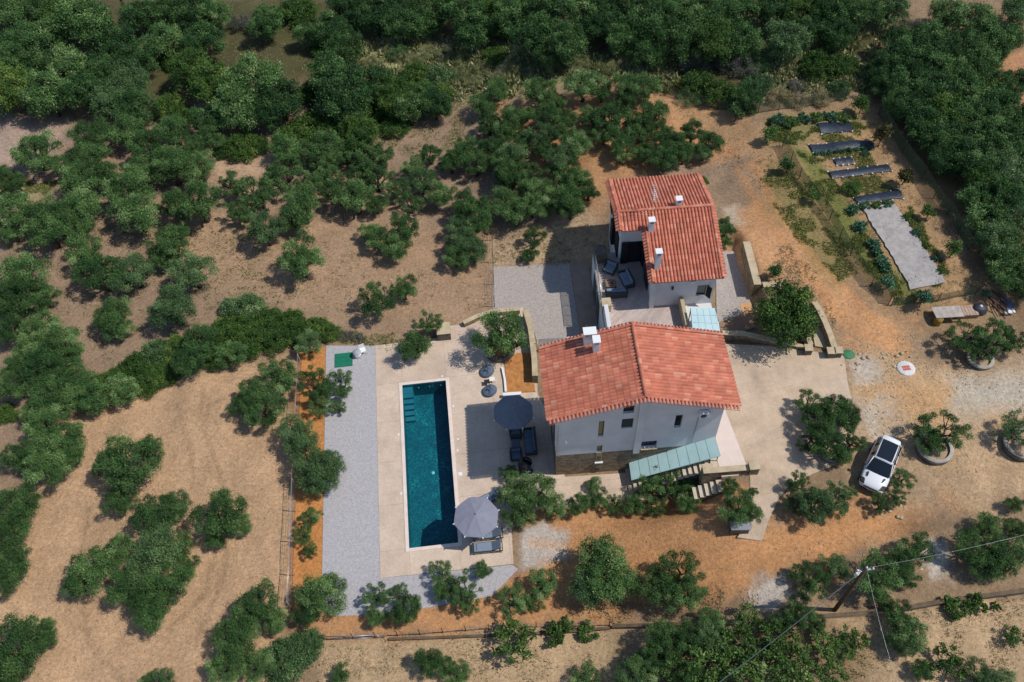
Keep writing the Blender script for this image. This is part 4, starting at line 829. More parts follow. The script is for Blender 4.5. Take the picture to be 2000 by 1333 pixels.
# hanging egg chair
x, y = g(1026, 912, .8); ec = thing('egg_chair', 'dark rattan hanging egg chair on a curved stand in house shade', 'egg chair', (x, y, .05), R_(-30))
MB().lathe([(.0, 0), (.5, 0), (.52, .03), (.5, .05), (0, .05)], (0, 0, 0), 24).build('stand_base', FRAME, ec)
MB().tube([(.45, 0, .05), (.62, 0, .7), (.6, 0, 1.4), (.4, 0, 1.85), (.05, 0, 1.95), (0, 0, 1.85)], .03, 8).build('stand_arm', FRAME, ec)
m_ = MB(); vs = []; k = 20
for i in range(10):
    v = i/9
    for j in range(k+1):
        a = math.pi*.25+1.5*math.pi*j/k; r = .52*math.sin(math.pi*(.06+v*.86))**.7; vs.append((-r*math.cos(a)*-1, r*math.sin(a), .35+v*1.4))
m_.add(vs, [(i*(k+1)+j, i*(k+1)+j+1, (i+1)*(k+1)+j+1, (i+1)*(k+1)+j) for i in range(9) for j in range(k)], True); m_.build('basket', RATTAN, ec)
MB().lathe([(0, 0), (.36, .02), (.42, .1), (.3, .17), (0, .18)], (0, 0, .45), 18).build('seat_cushion', CUSHD, ec)
# rear terrace
sofa(1192, 523, 2.98, 'blue-grey armchair in the far corner of the rear terrace', .95, .9, R_(-35), 1, 'armchair', 'armchair', CUSH)
sofa(1224, 545, 2.98, 'blue-grey two seat sofa facing the low table on the rear terrace', 1.5, .8, R_(-80), 2, 'sofa', 'sofa', CUSH)
sofa(1204, 571, 2.98, 'long blue-grey sofa with its back to the front house', 1.6, .75, R_(177), 2, 'sofa', 'sofa', CUSH)
ltable(1193, 553, 2.98, 'low wooden coffee table on the rear terrace', .8, .75, R_(-4)); sp_ = g(1195, 553, 3.35)
tag(MB().lathe([(0, 0), (.08, 0), (.12, .1), (.09, .1), (0, .03)], (*sp_, 3.335), 14).build('bowl', mat('red_bowl', (.3, .05, .03), .5)), 'small reddish bowl on the wooden coffee table', 'bowl')
# green mat and shower by the gravel strip
x, y = g(671, 703, .07); mt = MB(); w = .62
for i in range(3):
    for j in range(3): mt.box(-.66+i*.45, -.25+i*.45, -.6+j*.42, -.22+j*.42, .0, .03)
mt.box(-.68, .68, -.64, .64, -.02, .012); t = tag(mt.build('plastic_mat', GREENP), 'square green plastic mat lying on the grey gravel strip', 'mat'); t.location = (x, y, .05)
sh = thing('garden_bin', 'white round bin with grey lid beside the green mat', 'bin', (*g(698,692,.3), .03)); MB().lathe([(0, 0), (.26, 0), (.3, .5), (0, .5)], (0, 0, 0), 20).build('bin_body', WHITE2, sh); MB().lathe([(.32, .5), (.3, .56), (.1, .6), (0, .6)], (0, 0, 0), 20).build('lid', mat('grey_lid', (.35, .37, .4), .5), sh)
sh = thing('folded_chair', 'white folding chair beside the white bin', 'chair', (*g(709,686,.3), .03), R_(20)); B(-.22, .22, -.2, .2, .38, .42).build('seat', WHITE2, sh); B(-.22, .22, .19, .23, .43, .85).build('backrest', WHITE2, sh)
for a in (-.2, .2):
    for b in (-.18, .18): MB().tube([(a, b, 0), (a, b*.8, .38)], .018, 5).build('leg', WHITE2, sh)
# green lid, septic cover
x, y, z = gt(1657, 693); tag(MB().lathe([(0, .1), (.3, .1), (.42, .04), (.44, -.05)], (0, 0, 0), 8, 1.1, 1).build('inspection_lid', mat('green_lid', srgb(70, 130, 90), .6, srgb(60, 112, 78), 4)), 'octagonal green plastic inspection lid at the driveway corner', 'lid').location = (x, y, z)
x, y, z = gt(1769, 721); t = thing('well_cover', 'white concrete disc with red grid in the dirt yard', 'well cover', (x, y, z)); MB().lathe([(0, .12), (.6, .12), (.62, .1), (.62, -.1)], (0, 0, 0), 32).build('disc', mat('chalk_concrete', srgb(226, 222, 218), .8, srgb(200, 196, 192), 4), t)
mb = MB()
for i in range(3):
    for j in range(2): mb.box(-.27+i*.19, -.1+i*.19, -.2+j*.21, -.02+j*.21, .121, .14)
mb.build('grid', mat('red_tile', srgb(190, 110, 96), .8), t)
# ------------------------------------------------------------------ car
def car():
    pf = Vector((*g(1697, 962, TOPZ+.5), 0)); pr = Vector((*g(1737, 872, TOPZ+1.45), 0)); d = (pf-pr).normalized(); ctr = pf-d*2.18
    cz = hz(ctr.x, ctr.y); t = thing('parked_car', 'white compact off-road car with black glass roof parked among the olive trees', 'car', (ctr.x, ctr.y, cz), math.atan2(d.y, d.x))
    CW = mat('white_car_paint', (.76, .77, .78), .18, spec=.6); BL = mat('black_trim', (.02, .02, .022), .45); GLS = mat('car_glass', (.01, .013, .018), .06, spec=.8)
    # body sections along x : (x, half width, z sill, z belt, z bonnet centre)
    sec = [(2.18,.62,.42,.66,.72),(2.08,.80,.3,.78,.84),(1.85,.90,.28,.88,.96),(1.4,.93,.3,.96,1.05),(.85,.94,.3,1.0,1.10),(.3,.94,.3,1.03,1.1),(-.6,.94,.3,1.07,1.1),(-1.3,.94,.3,1.12,1.14),(-1.85,.91,.32,1.12,1.15),(-2.1,.84,.36,1.05,1.1),(-2.17,.74,.45,.92,.96)]
    vs = []; n = 9
    for x, w, zs, zb, zc in sec: vs += [(x, w*.8*s if k == 0 else w*s*(1. if k < 3 else .9), [zs, zs+.12, (zs+zb)/2+.06, zb][k]) for s, ks in ((-1, (0, 1, 2, 3)),) for k in ks]+[(x, 0, zc)]+[(x, w*.8 if k == 0 else w*(1. if k < 3 else .9), [zs, zs+.12, (zs+zb)/2+.06, zb][k]) for k in (3, 2, 1, 0)]
    fs = [(i*n+j, (i+1)*n+j, (i+1)*n+(j+1) % n, i*n+(j+1) % n) for i in range(len(sec)-1) for j in range(n)]+[tuple(range(n)), tuple((len(sec)-1)*n+j for j in range(n))[::-1]]
    m = MB(); m.add(vs, fs, True); b = m.build('body', CW, t); b.data.polygons.foreach_set('use_smooth', [True]*len(b.data.polygons))
    md = b.modifiers.new('s', 'SUBSURF'); md.levels = md.render_levels = 2
    # greenhouse
    base = [(.98, .70, 1.04), (.5, .86, 1.06), (-1.5, .86, 1.14), (-2.02, .74, 1.12)]; top = [(.18, .6, 1.53), (.1, .64, 1.56), (-1.45, .62, 1.56), (-1.78, .56, 1.46)]
    def q4(name, pts, m_, dz=0): MB().add([], []) if False else None; k = MB(); k.add(pts, [tuple(range(len(pts)))]); o = k.build(name, m_, t); sd = o.modifiers.new('t', 'SOLIDIFY'); sd.thickness = .02; return o
    ws = [(.98, -.70, 1.04), (.98, .70, 1.04), (.18, .6, 1.53), (.18, -.6, 1.53)]; k = MB(); N_ = 8
    for i in range(2): pass
    vv = []; 
    for r in range(5):
        u = r/4
        for c in range(N_+1):
            s = -1+2*c/N_; x = .98*(1-u)+.2*u+.12*(1-s*s)*(1-u*.4); y = s*(.80*(1-u)+.62*u); vv.append((x, y, 1.04*(1-u)+1.53*u+.03*math.sin(u*math.pi)))
    k.add(vv, [(r*(N_+1)+c, r*(N_+1)+c+1, (r+1)*(N_+1)+c+1, (r+1)*(N_+1)+c) for r in range(4) for c in range(N_)], True); k.build('windscreen', GLS, t)
    for s in (-1, 1):
        k = MB(); k.add([(.92, .83*s, 1.03), (-1.75, .84*s, 1.12), (-1.6, .66*s, 1.5), (.12, .67*s, 1.53)], [(0, 1, 2, 3) if s < 0 else (3, 2, 1, 0)]); sw = k.build('side_window', GLS, t)
        for x in (-.25, -1.05): MB().tube([(x, .86*s, 1.07), (x-.05, .67*s, 1.53)], .03, 5).build('window_pillar', BL, sw)
        MB().tube([(.95, .82*s, 1.04), (.15, .66*s, 1.55)], .035, 6).build('roof_pillar', CW, t)
    k = MB(); k.add([(-2.08, .72, 1.08), (-2.08, -.72, 1.08), (-1.8, -.6, 1.46), (-1.8, .6, 1.46)], [(0, 1, 2, 3)]); k.build('rear_window', GLS, t)
    r_ = MB(); vv = []; xs = [.24, .05, -.5, -1.1, -1.6, -1.88, -1.98]; zz = [1.53, 1.58, 1.62, 1.61, 1.57, 1.52, 1.48]; ww = [.62, .66, .68, .68, .66, .62, .56]
    for x, z, w in zip(xs, zz, ww): vv += [(x, -w, z-.05), (x, -w*.93, z), (x, 0, z+.03), (x, w*.93, z), (x, w, z-.05)]
    r_.add(vv, [(i*5+j, i*5+j+1, (i+1)*5+j+1, (i+1)*5+j) for i in range(6) for j in range(4)], True); ro = r_.build('car_roof', CW, t); sd = ro.modifiers.new('t', 'SOLIDIFY'); sd.thickness = .04
    k = MB(); vv = []
    for x, z in ((.1, 1.605), (-.5, 1.655), (-1.1, 1.648), (-1.5, 1.615)): vv += [(x, -.53, z), (x, 0, z+.018), (x, .53, z)]
    k.add(vv, [(i*3+j, i*3+j+1, (i+1)*3+j+1, (i+1)*3+j) for i in range(3) for j in range(2)], True); k.build('glass_roof_panel', GLS, t)
    for s in (-1, 1): MB().tube([(.05, .62*s, 1.6), (-.8, .64*s, 1.64), (-1.55, .6*s, 1.6)], .02, 5).build('roof_rail', BL, t)
    for s in (-1, 1):
        mi = B(.6, .82, s*1.0-.09, s*1.0+.09, 1.02, 1.18).build('mirror', BL, t, .03)
        hl = MB(); hl.hexa([(1.72, s*.62, .74), (2.1, s*.55, .7), (1.98, s*.84, .7), (1.66, s*.91, .74)], [(1.72, s*.60, .9), (2.08, s*.53, .82), (1.98, s*.80, .82), (1.66, s*.89, .9)]); hl.build('headlight', BL, t)
        hn = MB(); hn.hexa([(1.2, s*.52, 1.04), (1.55, s*.5, 1.0), (1.55, s*.58, .99), (1.2, s*.64, 1.03)], [(1.2, s*.52, 1.075), (1.55, s*.5, 1.03), (1.55, s*.58, 1.02), (1.2, s*.64, 1.065)]); hn.build('bonnet_vent', BL, t)
        B(-2.13, -2.03, s*.66-.1, s*.66+.1, .8, .92).build('tail_light', mat('red_lens', (.4, .02, .02), .3), t)
        for x in (1.32, -1.34):
            w = MB(); w.lathe([(.2, -.12), (.34, -.12), (.36, -.08), (.36, .08), (.34, .12), (.2, .12)], (0, 0, 0), 24); o = w.build('wheel', mat('tyre', (.02, .02, .02), .85), t, xf=lambda a, b, c, x=x, s=s: (x+a, s*.84+c, .36+b))
            MB().lathe([(0, .09), (.1, .1), (.2, .11), (.21, 0)], (0, 0, 0), 16).build('rim', METAL, o, xf=lambda a, b, c, x=x, s=s: (x+a, s*(.84+c), .36+b))
            B(x-.43, x+.43, s*.93-.03, s*.93+.01, .6, .78).build('wheel_arch', BL, t, .02)
    t.scale = (.9, .92, .95)
    B(2.12, 2.2, -.5, .5, .62, .72).build('grille', BL, t, .01); B(2.08, 2.19, -.6, .6, .36, .48).build('bumper_intake', BL, t, .01); B(2.19, 2.21, -.24, .24, .5, .6).build('number_plate', WHITE2, t)
    return t
car()
# ------------------------------------------------------------------ fences, pole, wires
def fence(name, label, pix, h, sp, post_m, mesh=None, rails=(1.0,), wires=0, post_r=.03, cat='fence', strut=False):
    W_ = [Vector(gt(*p)) for p in pix]; r = thing(name, label, cat, tuple(W_[0])); o = W_[0]
    pp = []
    for a, b in zip(W_, W_[1:]):
        n = max(1, round((b-a).length/sp))
        for k in range(n): pp.append(a.lerp(b, k/n))
    pp.append(W_[-1]); pp = [Vector((p.x, p.y, hz(p.x, p.y)))-o for p in pp]
    for p in pp: MB().tube([p-Vector((0, 0, .1)), p+Vector((0, 0, h+.05))], post_r, 6).build('post', post_m, r)
    if rails:
        mb = MB()
        for f in rails: mb.tube([p+Vector((0, 0, h*f)) for p in pp], .022, 5)
        mb.build('rail', post_m, r)
    if mesh:
        mb = MB()
        for a, b in zip(pp, pp[1:]): mb.add([a+Vector((0, 0, .03)), b+Vector((0, 0, .03)), b+Vector((0, 0, h)), a+Vector((0, 0, h))], [(0, 1, 2, 3)])
        mb.build('netting', mesh, r)
    if wires:
        mb = MB()
        for k in range(wires): mb.tube([p+Vector((0, 0, h*(k+.3)/wires)) for p in pp], .007, 3, False)
        for a, b in zip(pp, pp[1:]):
            m = max(1, int((b-a).length/.28))
            for k in range(1, m): q = a.lerp(b, k/m); mb.tube([q+Vector((0, 0, .03)), q+Vector((0, 0, h*.98))], .006, 3, False)
        mb.build('wire_mesh', WIRE, r)
    return r
fence('wire_fence', 'metal mesh fence with pale top rail left of the orange strip', [(589,712),(582,860),(577,1000),(570,1190)], 1.35, 2.2, PIPE, None, (1.0,), 6)
fence('wire_fence', 'thin wire fence between dry orchard and rear house, left of gravel court', [(956,372),(962,470),(966,600)], 1.3, 2.6, POLEW, None, (), 5)
fence('wire_fence', 'rusty wire fence along the lower terrace edge below the pool', [(690,1247),(820,1240),(1000,1226),(1190,1222)], .9, 1.5, POLEW, None, (), 4)
fence('net_fence', 'long green net fence on the left side of the vegetable garden', [(1528,285),(1560,350),(1620,430),(1660,500),(1700,560),(1735,595)], 1.2, 2.4, POLEW, NETG, ())
fence('net_fence', 'green net fence on the right side of the vegetable garden', [(1715,225),(1762,300),(1800,350),(1850,420),(1890,490)], 1.3, 2.4, POLEW, NETG, ())
fence('net_fence', 'short net fence across the lower end of the vegetable garden', [(1740,598),(1830,590),(1905,575)], .9, 2.2, POLEW, NETG, ())
fence('net_fence', 'dark net fence along the dry hedge behind the vegetable garden', [(1300,185),(1400,215),(1480,222),(1560,212),(1650,196)], 1.1, 2.4, POLEW, NETG, ())
# old metal gate frame lying at the terrace corner
a = Vector(gt(636, 1250)); b = Vector(gt(752, 1246)); gf = thing('gate_frame', 'grey metal gate frame standing at the lower left fence corner', 'gate', tuple(a)); d = b-a
mb = MB()
for z in (.08, .55): mb.tube([Vector((0, 0, z)), d*.86+Vector((0, 0, z))], .03, 5)
for q in (0, .43, .86): mb.tube([d*q, d*q+Vector((0, 0, .62))], .03, 5)
mb.tube([d*.86+Vector((0, 0, .55)), d+Vector((0, 0, .05))], .025, 5); mb.tube([Vector((0, 0, .08)), d*.43+Vector((0, 0, .55))], .015, 4); mb.tube([d*.43+Vector((0, 0, .08)), d*.86+Vector((0, 0, .55))], .015, 4); mb.build('frame', METAL, gf)
def lowwall(label, pix, w=.2, h=.2, m=None):
    pts = [];
    for p in pix: x, y, z = gt(*p); pts.append((x, y, z-.3, z+h))
    wall_path('terrace_wall', label, pts, w, m or STONE_D, mat('weathered_cap', srgb(112, 96, 78), .9, srgb(84, 72, 58), 2), .05)
lowwall('low dark stone terrace wall below the orange dirt track, left stretch', [(760,1250),(950,1243),(1100,1236),(1190,1228)], .16, .12, POLEW)
lowwall('low pale concrete terrace wall below the power pole', [(1195,1226),(1330,1222)], .2, .25)
lowwall('pale broken terrace wall running left of the power pole foot', [(1590,1207),(1640,1204),(1690,1200),(1735,1190)], .22, .25, CAPST)
lowwall('dark stone terrace wall in the lower right of the photo', [(1760,1192),(1850,1176),(1930,1166),(2010,1155)], .25, .3)
x0, y0, z0 = gt(1630, 1192); best = None
for hh in np.arange(5, 9.5, .05):
    q = ((x0+O0[0])*U+(y0+O0[1])*V+(H-z0-hh)*DN); py = q[1]/q[2]*F+666.5
    if best is None or abs(py-1110) < best[0]: best = (abs(py-1110), hh)
PH = best[1]; pole = thing('power_pole', 'wooden power pole with white insulators above the lower dirt track', 'power pole', (x0, y0, z0))
MB().tube([(0, 0, -.2), (0, 0, PH)], [.13, .09], 10).build('shaft', POLEW, pole); cb = MB(); cb.box(-.5, .5, -.05, .05, PH-.35, PH-.25); cb.build('crossarm', METAL, pole)
for q, zz in ((-.42, PH-.25), (0, PH), (.42, PH-.25)): MB().lathe([(0, 0), (.05, 0), (.06, .06), (.04, .12), (0, .14)], (q, 0, zz), 10).build('insulator', WHITE2, pole)
B(-.1, .1, .1, .3, PH-1.7, PH-1.3).build('junction_box', WHITE2, pole)
def wire(label, a, b, r=.02, sag=.5, m=METAL):
    a, b = Vector(a), Vector(b); pts = [a.lerp(b, t/16)-Vector((0, 0, sag*4*(t/16)*(1-t/16))) for t in range(17)]; tag(MB().tube(pts, r, 5).build('power_cable', m), label, 'cable')
pt = Vector((x0, y0, z0+PH))
wire('thick grey cable from power pole down to the lower left', pt-Vector((.1, 0, .2)), (*g(1370, 1360, 4.0), 4.0), .02, .3)
wire('thin cable running from power pole to the right edge', pt, (*g(2060, 1030, 7.8), 7.8), .007, .4)
wire('thin cable running from power pole to the bottom edge', pt, (*g(1768, 1380, 8), 8.0), .009, .3)
# ------------------------------------------------------------------ vegetable garden
def bed_strip(label, pix, seed):
    W_ = [gt(*p) for p in pix]; n = 14; m = 5; vs = []; r2 = random.Random(seed)
    for i in range(n+1):
        for j in range(m+1):
            u, v = i/n, j/m; x = (W_[0][0]*(1-u)+W_[1][0]*u)*(1-v)+(W_[3][0]*(1-u)+W_[2][0]*u)*v; y = (W_[0][1]*(1-u)+W_[1][1]*u)*(1-v)+(W_[3][1]*(1-u)+W_[2][1]*u)*v
            x += r2.uniform(-.04, .04); y += r2.uniform(-.04, .04); vs.append((x, y, hz(x, y)+.09+.09*math.sin(math.pi*v)*r2.uniform(.6, 1.2)))
    me = mesh_np('film', vs, [(i*(m+1)+j, (i+1)*(m+1)+j, (i+1)*(m+1)+j+1, i*(m+1)+j+1) for i in range(n) for j in range(m)]); me.polygons.foreach_set('use_smooth', [True]*len(me.polygons)); me.materials.append(BLACKP)
    t = thing('plant_bed', label, 'plant bed', W_[0]); o = bpy.data.objects.new('mulch_film', me); link(o, t); o.location = -Vector(W_[0])
    for side in ((0, 1), (3, 2)):
        a, b = Vector(W_[side[0]]), Vector(W_[side[1]]); k = max(3, int((b-a).length/.75))
        for i in range(k+1):
            p = a.lerp(b, i/k)-Vector(W_[0]); s = MB(); rr = r2.uniform(.06, .1); s.lathe([(0, -.02), (rr, 0), (rr*.9, rr*.7), (rr*.4, rr), (0, rr)], (p.x, p.y, p.z+.05), 7); s.build('weight_stone', PEB, t)
    return t
bed_strip('black plastic covered bed farthest back in the garden', [(1594,243),(1658,238),(1664,258),(1604,264)], 1)
bed_strip('long black plastic bed with a row of leafy seedlings in the garden', [(1579,284),(1698,276),(1708,290),(1588,301)], 2)
bed_strip('small half-covered black plastic bed in middle of the garden', [(1627,312),(1662,308),(1668,322),(1634,325)], 3)
bed_strip('long bare black plastic bed with white stones on its edges', [(1616,337),(1732,322),(1742,336),(1626,350)], 4)
bed_strip('black plastic bed just behind the grey ground fabric', [(1666,388),(1756,372),(1764,390),(1676,400)], 5)
W_ = [gt(*p) for p in ((1683,406),(1748,401),(1846,553),(1778,568))]; n, m = 30, 10; vs = []; r2 = random.Random(4)
for i in range(n+1):
    for j in range(m+1):
        u, v = i/n, j/m; x = (W_[0][0]*(1-v)+W_[1][0]*v)*(1-u)+(W_[3][0]*(1-v)+W_[2][0]*v)*u; y = (W_[0][1]*(1-v)+W_[1][1]*v)*(1-u)+(W_[3][1]*(1-v)+W_[2][1]*v)*u
        if j in (0, m): x += r2.uniform(-.06, .06)
        vs.append((x, y, hz(x, y)+.1+r2.uniform(0, .035)))
me = mesh_np('ground_fabric', vs, [(i*(m+1)+j, (i+1)*(m+1)+j, (i+1)*(m+1)+j+1, i*(m+1)+j+1) for i in range(n) for j in range(m)]); me.materials.append(FABRIC); me.polygons.foreach_set('use_smooth', [True]*len(me.polygons))
tag(link(bpy.data.objects.new('ground_fabric', me)), 'large wrinkled grey fabric sheet laid over garden soil', 'ground fabric')
# junk by the trees on the right
x, y, z = gt(1845, 622); t = thing('workbench', 'weathered pale board table right of the dirt track', 'table', (x, y, z), R_(-4))
MB().hexa([(-1.0, -.5, .72), (1.0, -.5, .74), (.95, .5, .74), (-1.1, .5, .72)], [(-1.0, -.5, .76), (1.0, -.5, .78), (.95, .5, .78), (-1.1, .5, .76)]).build('table_top', mat('pale_board', srgb(190, 180, 170), .8, srgb(150, 140, 132), 3), t)
for a in (-.85, .85):
    for b in (-.38, .38): B(a-.05, a+.05, b-.05, b+.05, 0, .73).build('leg', WOOD, t)
x, y, z = gt(1829, 632); t = thing('oil_drum', 'rusty yellow drum under the left end of the pale board table', 'drum', (x, y, z)); MB().lathe([(0, 0), (.29, 0), (.3, .3), (.29, .31), (.3, .32), (.3, .6), (.28, .62), (0, .6)], (0, 0, 0), 20).build('drum_body', mat('yellow_drum', srgb(170, 140, 50), .6, srgb(120, 90, 40), 6), t)
MB().lathe([(0, .64), (.26, .64), (.28, .6), (.26, .6)], (0, 0, 0), 16).build('drum_lid', mat('drum_lid', srgb(120, 100, 50), .6), t)
x, y, z = gt(1885, 613); t = thing('pallet_stack', 'pinkish wooden pallet beside the pale board table', 'pallet', (x, y, z), R_(-4)); mb = MB()
for k in range(7): mb.box(-.75+k*.215, -.56+k*.215, -.45, .45, .34, .38)
mb.build('deck_boards', mat('pink_board', srgb(188, 164, 146), .85, srgb(160, 136, 118), 4), t)
for b in (-.4, 0, .4): B(-.75, .75, b-.05, b+.05, 0, .34).build('bearer', WOOD, t)
x, y, z = gt(1911, 607); t = thing('covered_heap', 'dark tarpaulin covered heap between pallet and scrap pile', 'tarpaulin', (x, y, z)); MB().lathe([(.62, -.05), (.6, .2), (.5, .42), (.3, .52), (0, .55)], (0, 0, 0), 14, 1, .8).build('tarpaulin', mat('dark_tarp', (.03, .035, .045), .4, (.05, .055, .07), 5, bump=.5), t)
MB().lathe([(0, .06), (.1, .04), (.12, 0)], (0, 0, .54), 10).build('weight_stone', PEB, t)
sc = [('rusty steel bar leaning across the scrap pile', .9), ('second rusty bar in the scrap pile', 1.0)]
x, y, z = gt(1948, 600); t = thing('scrap_pile', 'pile of planks, rusty bars and sheet metal at the dark trees', 'scrap pile', (x, y, z)); r2 = random.Random(3)
for k in range(16):
    a = r2.uniform(1.6, 2.4); L = r2.uniform(.7, 1.5); cx, cy = r2.uniform(-.6, .6), r2.uniform(-.5, .6); dx, dy = math.cos(a)*L/2, math.sin(a)*L/2; zz = .08+k*.03
    MB().tube([(cx-dx, cy-dy, zz), (cx+dx, cy+dy, zz+r2.uniform(0, .3))], r2.uniform(.025, .05), 5).build('bar', mat('rust%d' % (k % 3), [(.12, .05, .04), (.2, .12, .09), (.08, .06, .06)][k % 3], .8), t)
MB().hexa([(.5, -.5, .15), (1.0, -.55, .15), (.75, .75, .4), (.35, .7, .4)], [(.5, -.5, .18), (1.0, -.55, .18), (.75, .75, .43), (.35, .7, .43)]).build('sheet_metal', mat('blue_sheet', srgb(90, 120, 160), .4, srgb(70, 98, 140), 3), t)
B(.2, .95, -.78, -.52, .05, .2).build('white_box', WHITE2, t)
x, y, z = gt(1458, 1034); t = thing('stone_shed', 'small grey stone cabinet with dark lid under the olive by the drive', 'cabinet', (x-.5, y+.2, z), R_(-6)); B(-.55, .55, -.5, .5, -.3, .75).build('masonry', STONE_D, t, .02); B(-.6, .6, -.55, .55, .75, .82).build('lid', METAL, t)
# ------------------------------------------------------------------ trees
LEAFDIRS = None
def leaf_cloud(cent, rad, cnt, size, asp, rnd, tints, up=.3, shell=.55, flat=1.0):
    """small quads round clump centres, turned mostly outward"""
    V_ = []; T_ = []
    for c, r, n, tn in zip(cent, rad, cnt, tints):
        d = rnd.normal(size=(n, 3)); d /= np.linalg.norm(d, axis=1)[:, None]; d[:, 2] = np.where(d[:, 2] < -.35, -d[:, 2], d[:, 2])
        q = r*(shell+(1-shell)*rnd.random(n)**.7)*(.8+.35*rnd.random(n)); p = c+d*q[:, None]*np.array([1, 1, flat])
        nn = d+rnd.normal(size=(n, 3))*.5+np.array([0, 0, .15]); t = d*.35+rnd.normal(size=(n, 3))*.8+np.array([0, 0, up]); t /= np.linalg.norm(t, axis=1)[:, None]
        s = np.cross(t, nn); s /= np.linalg.norm(s, axis=1)[:, None]+1e-9
        L = size*(.7+.6*rnd.random(n))[:, None]; w = L*asp
        V_.append(np.stack([p-s*w*.5, p+t*L*.45-s*w*.8*.7, p+t*L, p+t*L*.45+s*w*.8*.7], 1)); T_.append(np.clip(tn+rnd.normal(size=n)*.13, 0, 1))
    V_ = np.concatenate(V_).reshape(-1, 3); T_ = np.concatenate(T_); Fc = np.arange(len(V_)).reshape(-1, 4); return V_, Fc, T_
def leaf_mesh(name, V_, Fc, T_, m):
    me = mesh_np(name, V_, Fc); at = me.attributes.new('tint', 'FLOAT', 'FACE'); at.data.foreach_set('value', T_.astype(np.float32)); me.materials.append(m); return me
def branches(cent, zb, trunk_r, rnd, nmain=5, height=.42, lean=0.0):
    """tapered trunk, main limbs, and twigs to every clump"""
    mb = MB(); base = Vector((0, 0, -.08)); fork = Vector((lean*.3, lean*.2, height))
    mb.tube([base, Vector((lean*.1, 0.02, height*.45)), fork], [trunk_r*1.35, trunk_r, trunk_r*.85], 7)
    cs = [Vector(c) for c in cent]; order = sorted(cs, key=lambda c: math.atan2(c.y, c.x)); per = max(1, len(order)//nmain)
    for i in range(0, len(order), per):
        grp = order[i:i+per]; av = sum(grp, Vector())/len(grp); hub = fork.lerp(av, .55)+Vector((rnd.normal()*.06, rnd.normal()*.06, -.06)); mid = fork.lerp(hub, .5)+Vector((rnd.normal()*.07, rnd.normal()*.07, -.03))
        mb.tube([fork, mid, hub], [trunk_r*.62, trunk_r*.5, trunk_r*.36], 6)
        for c in grp: mb.tube([hub, hub.lerp(c, .5)+Vector((rnd.normal()*.05, rnd.normal()*.05, .03)), c], [trunk_r*.3, trunk_r*.2, trunk_r*.1], 4, False)
    return mb
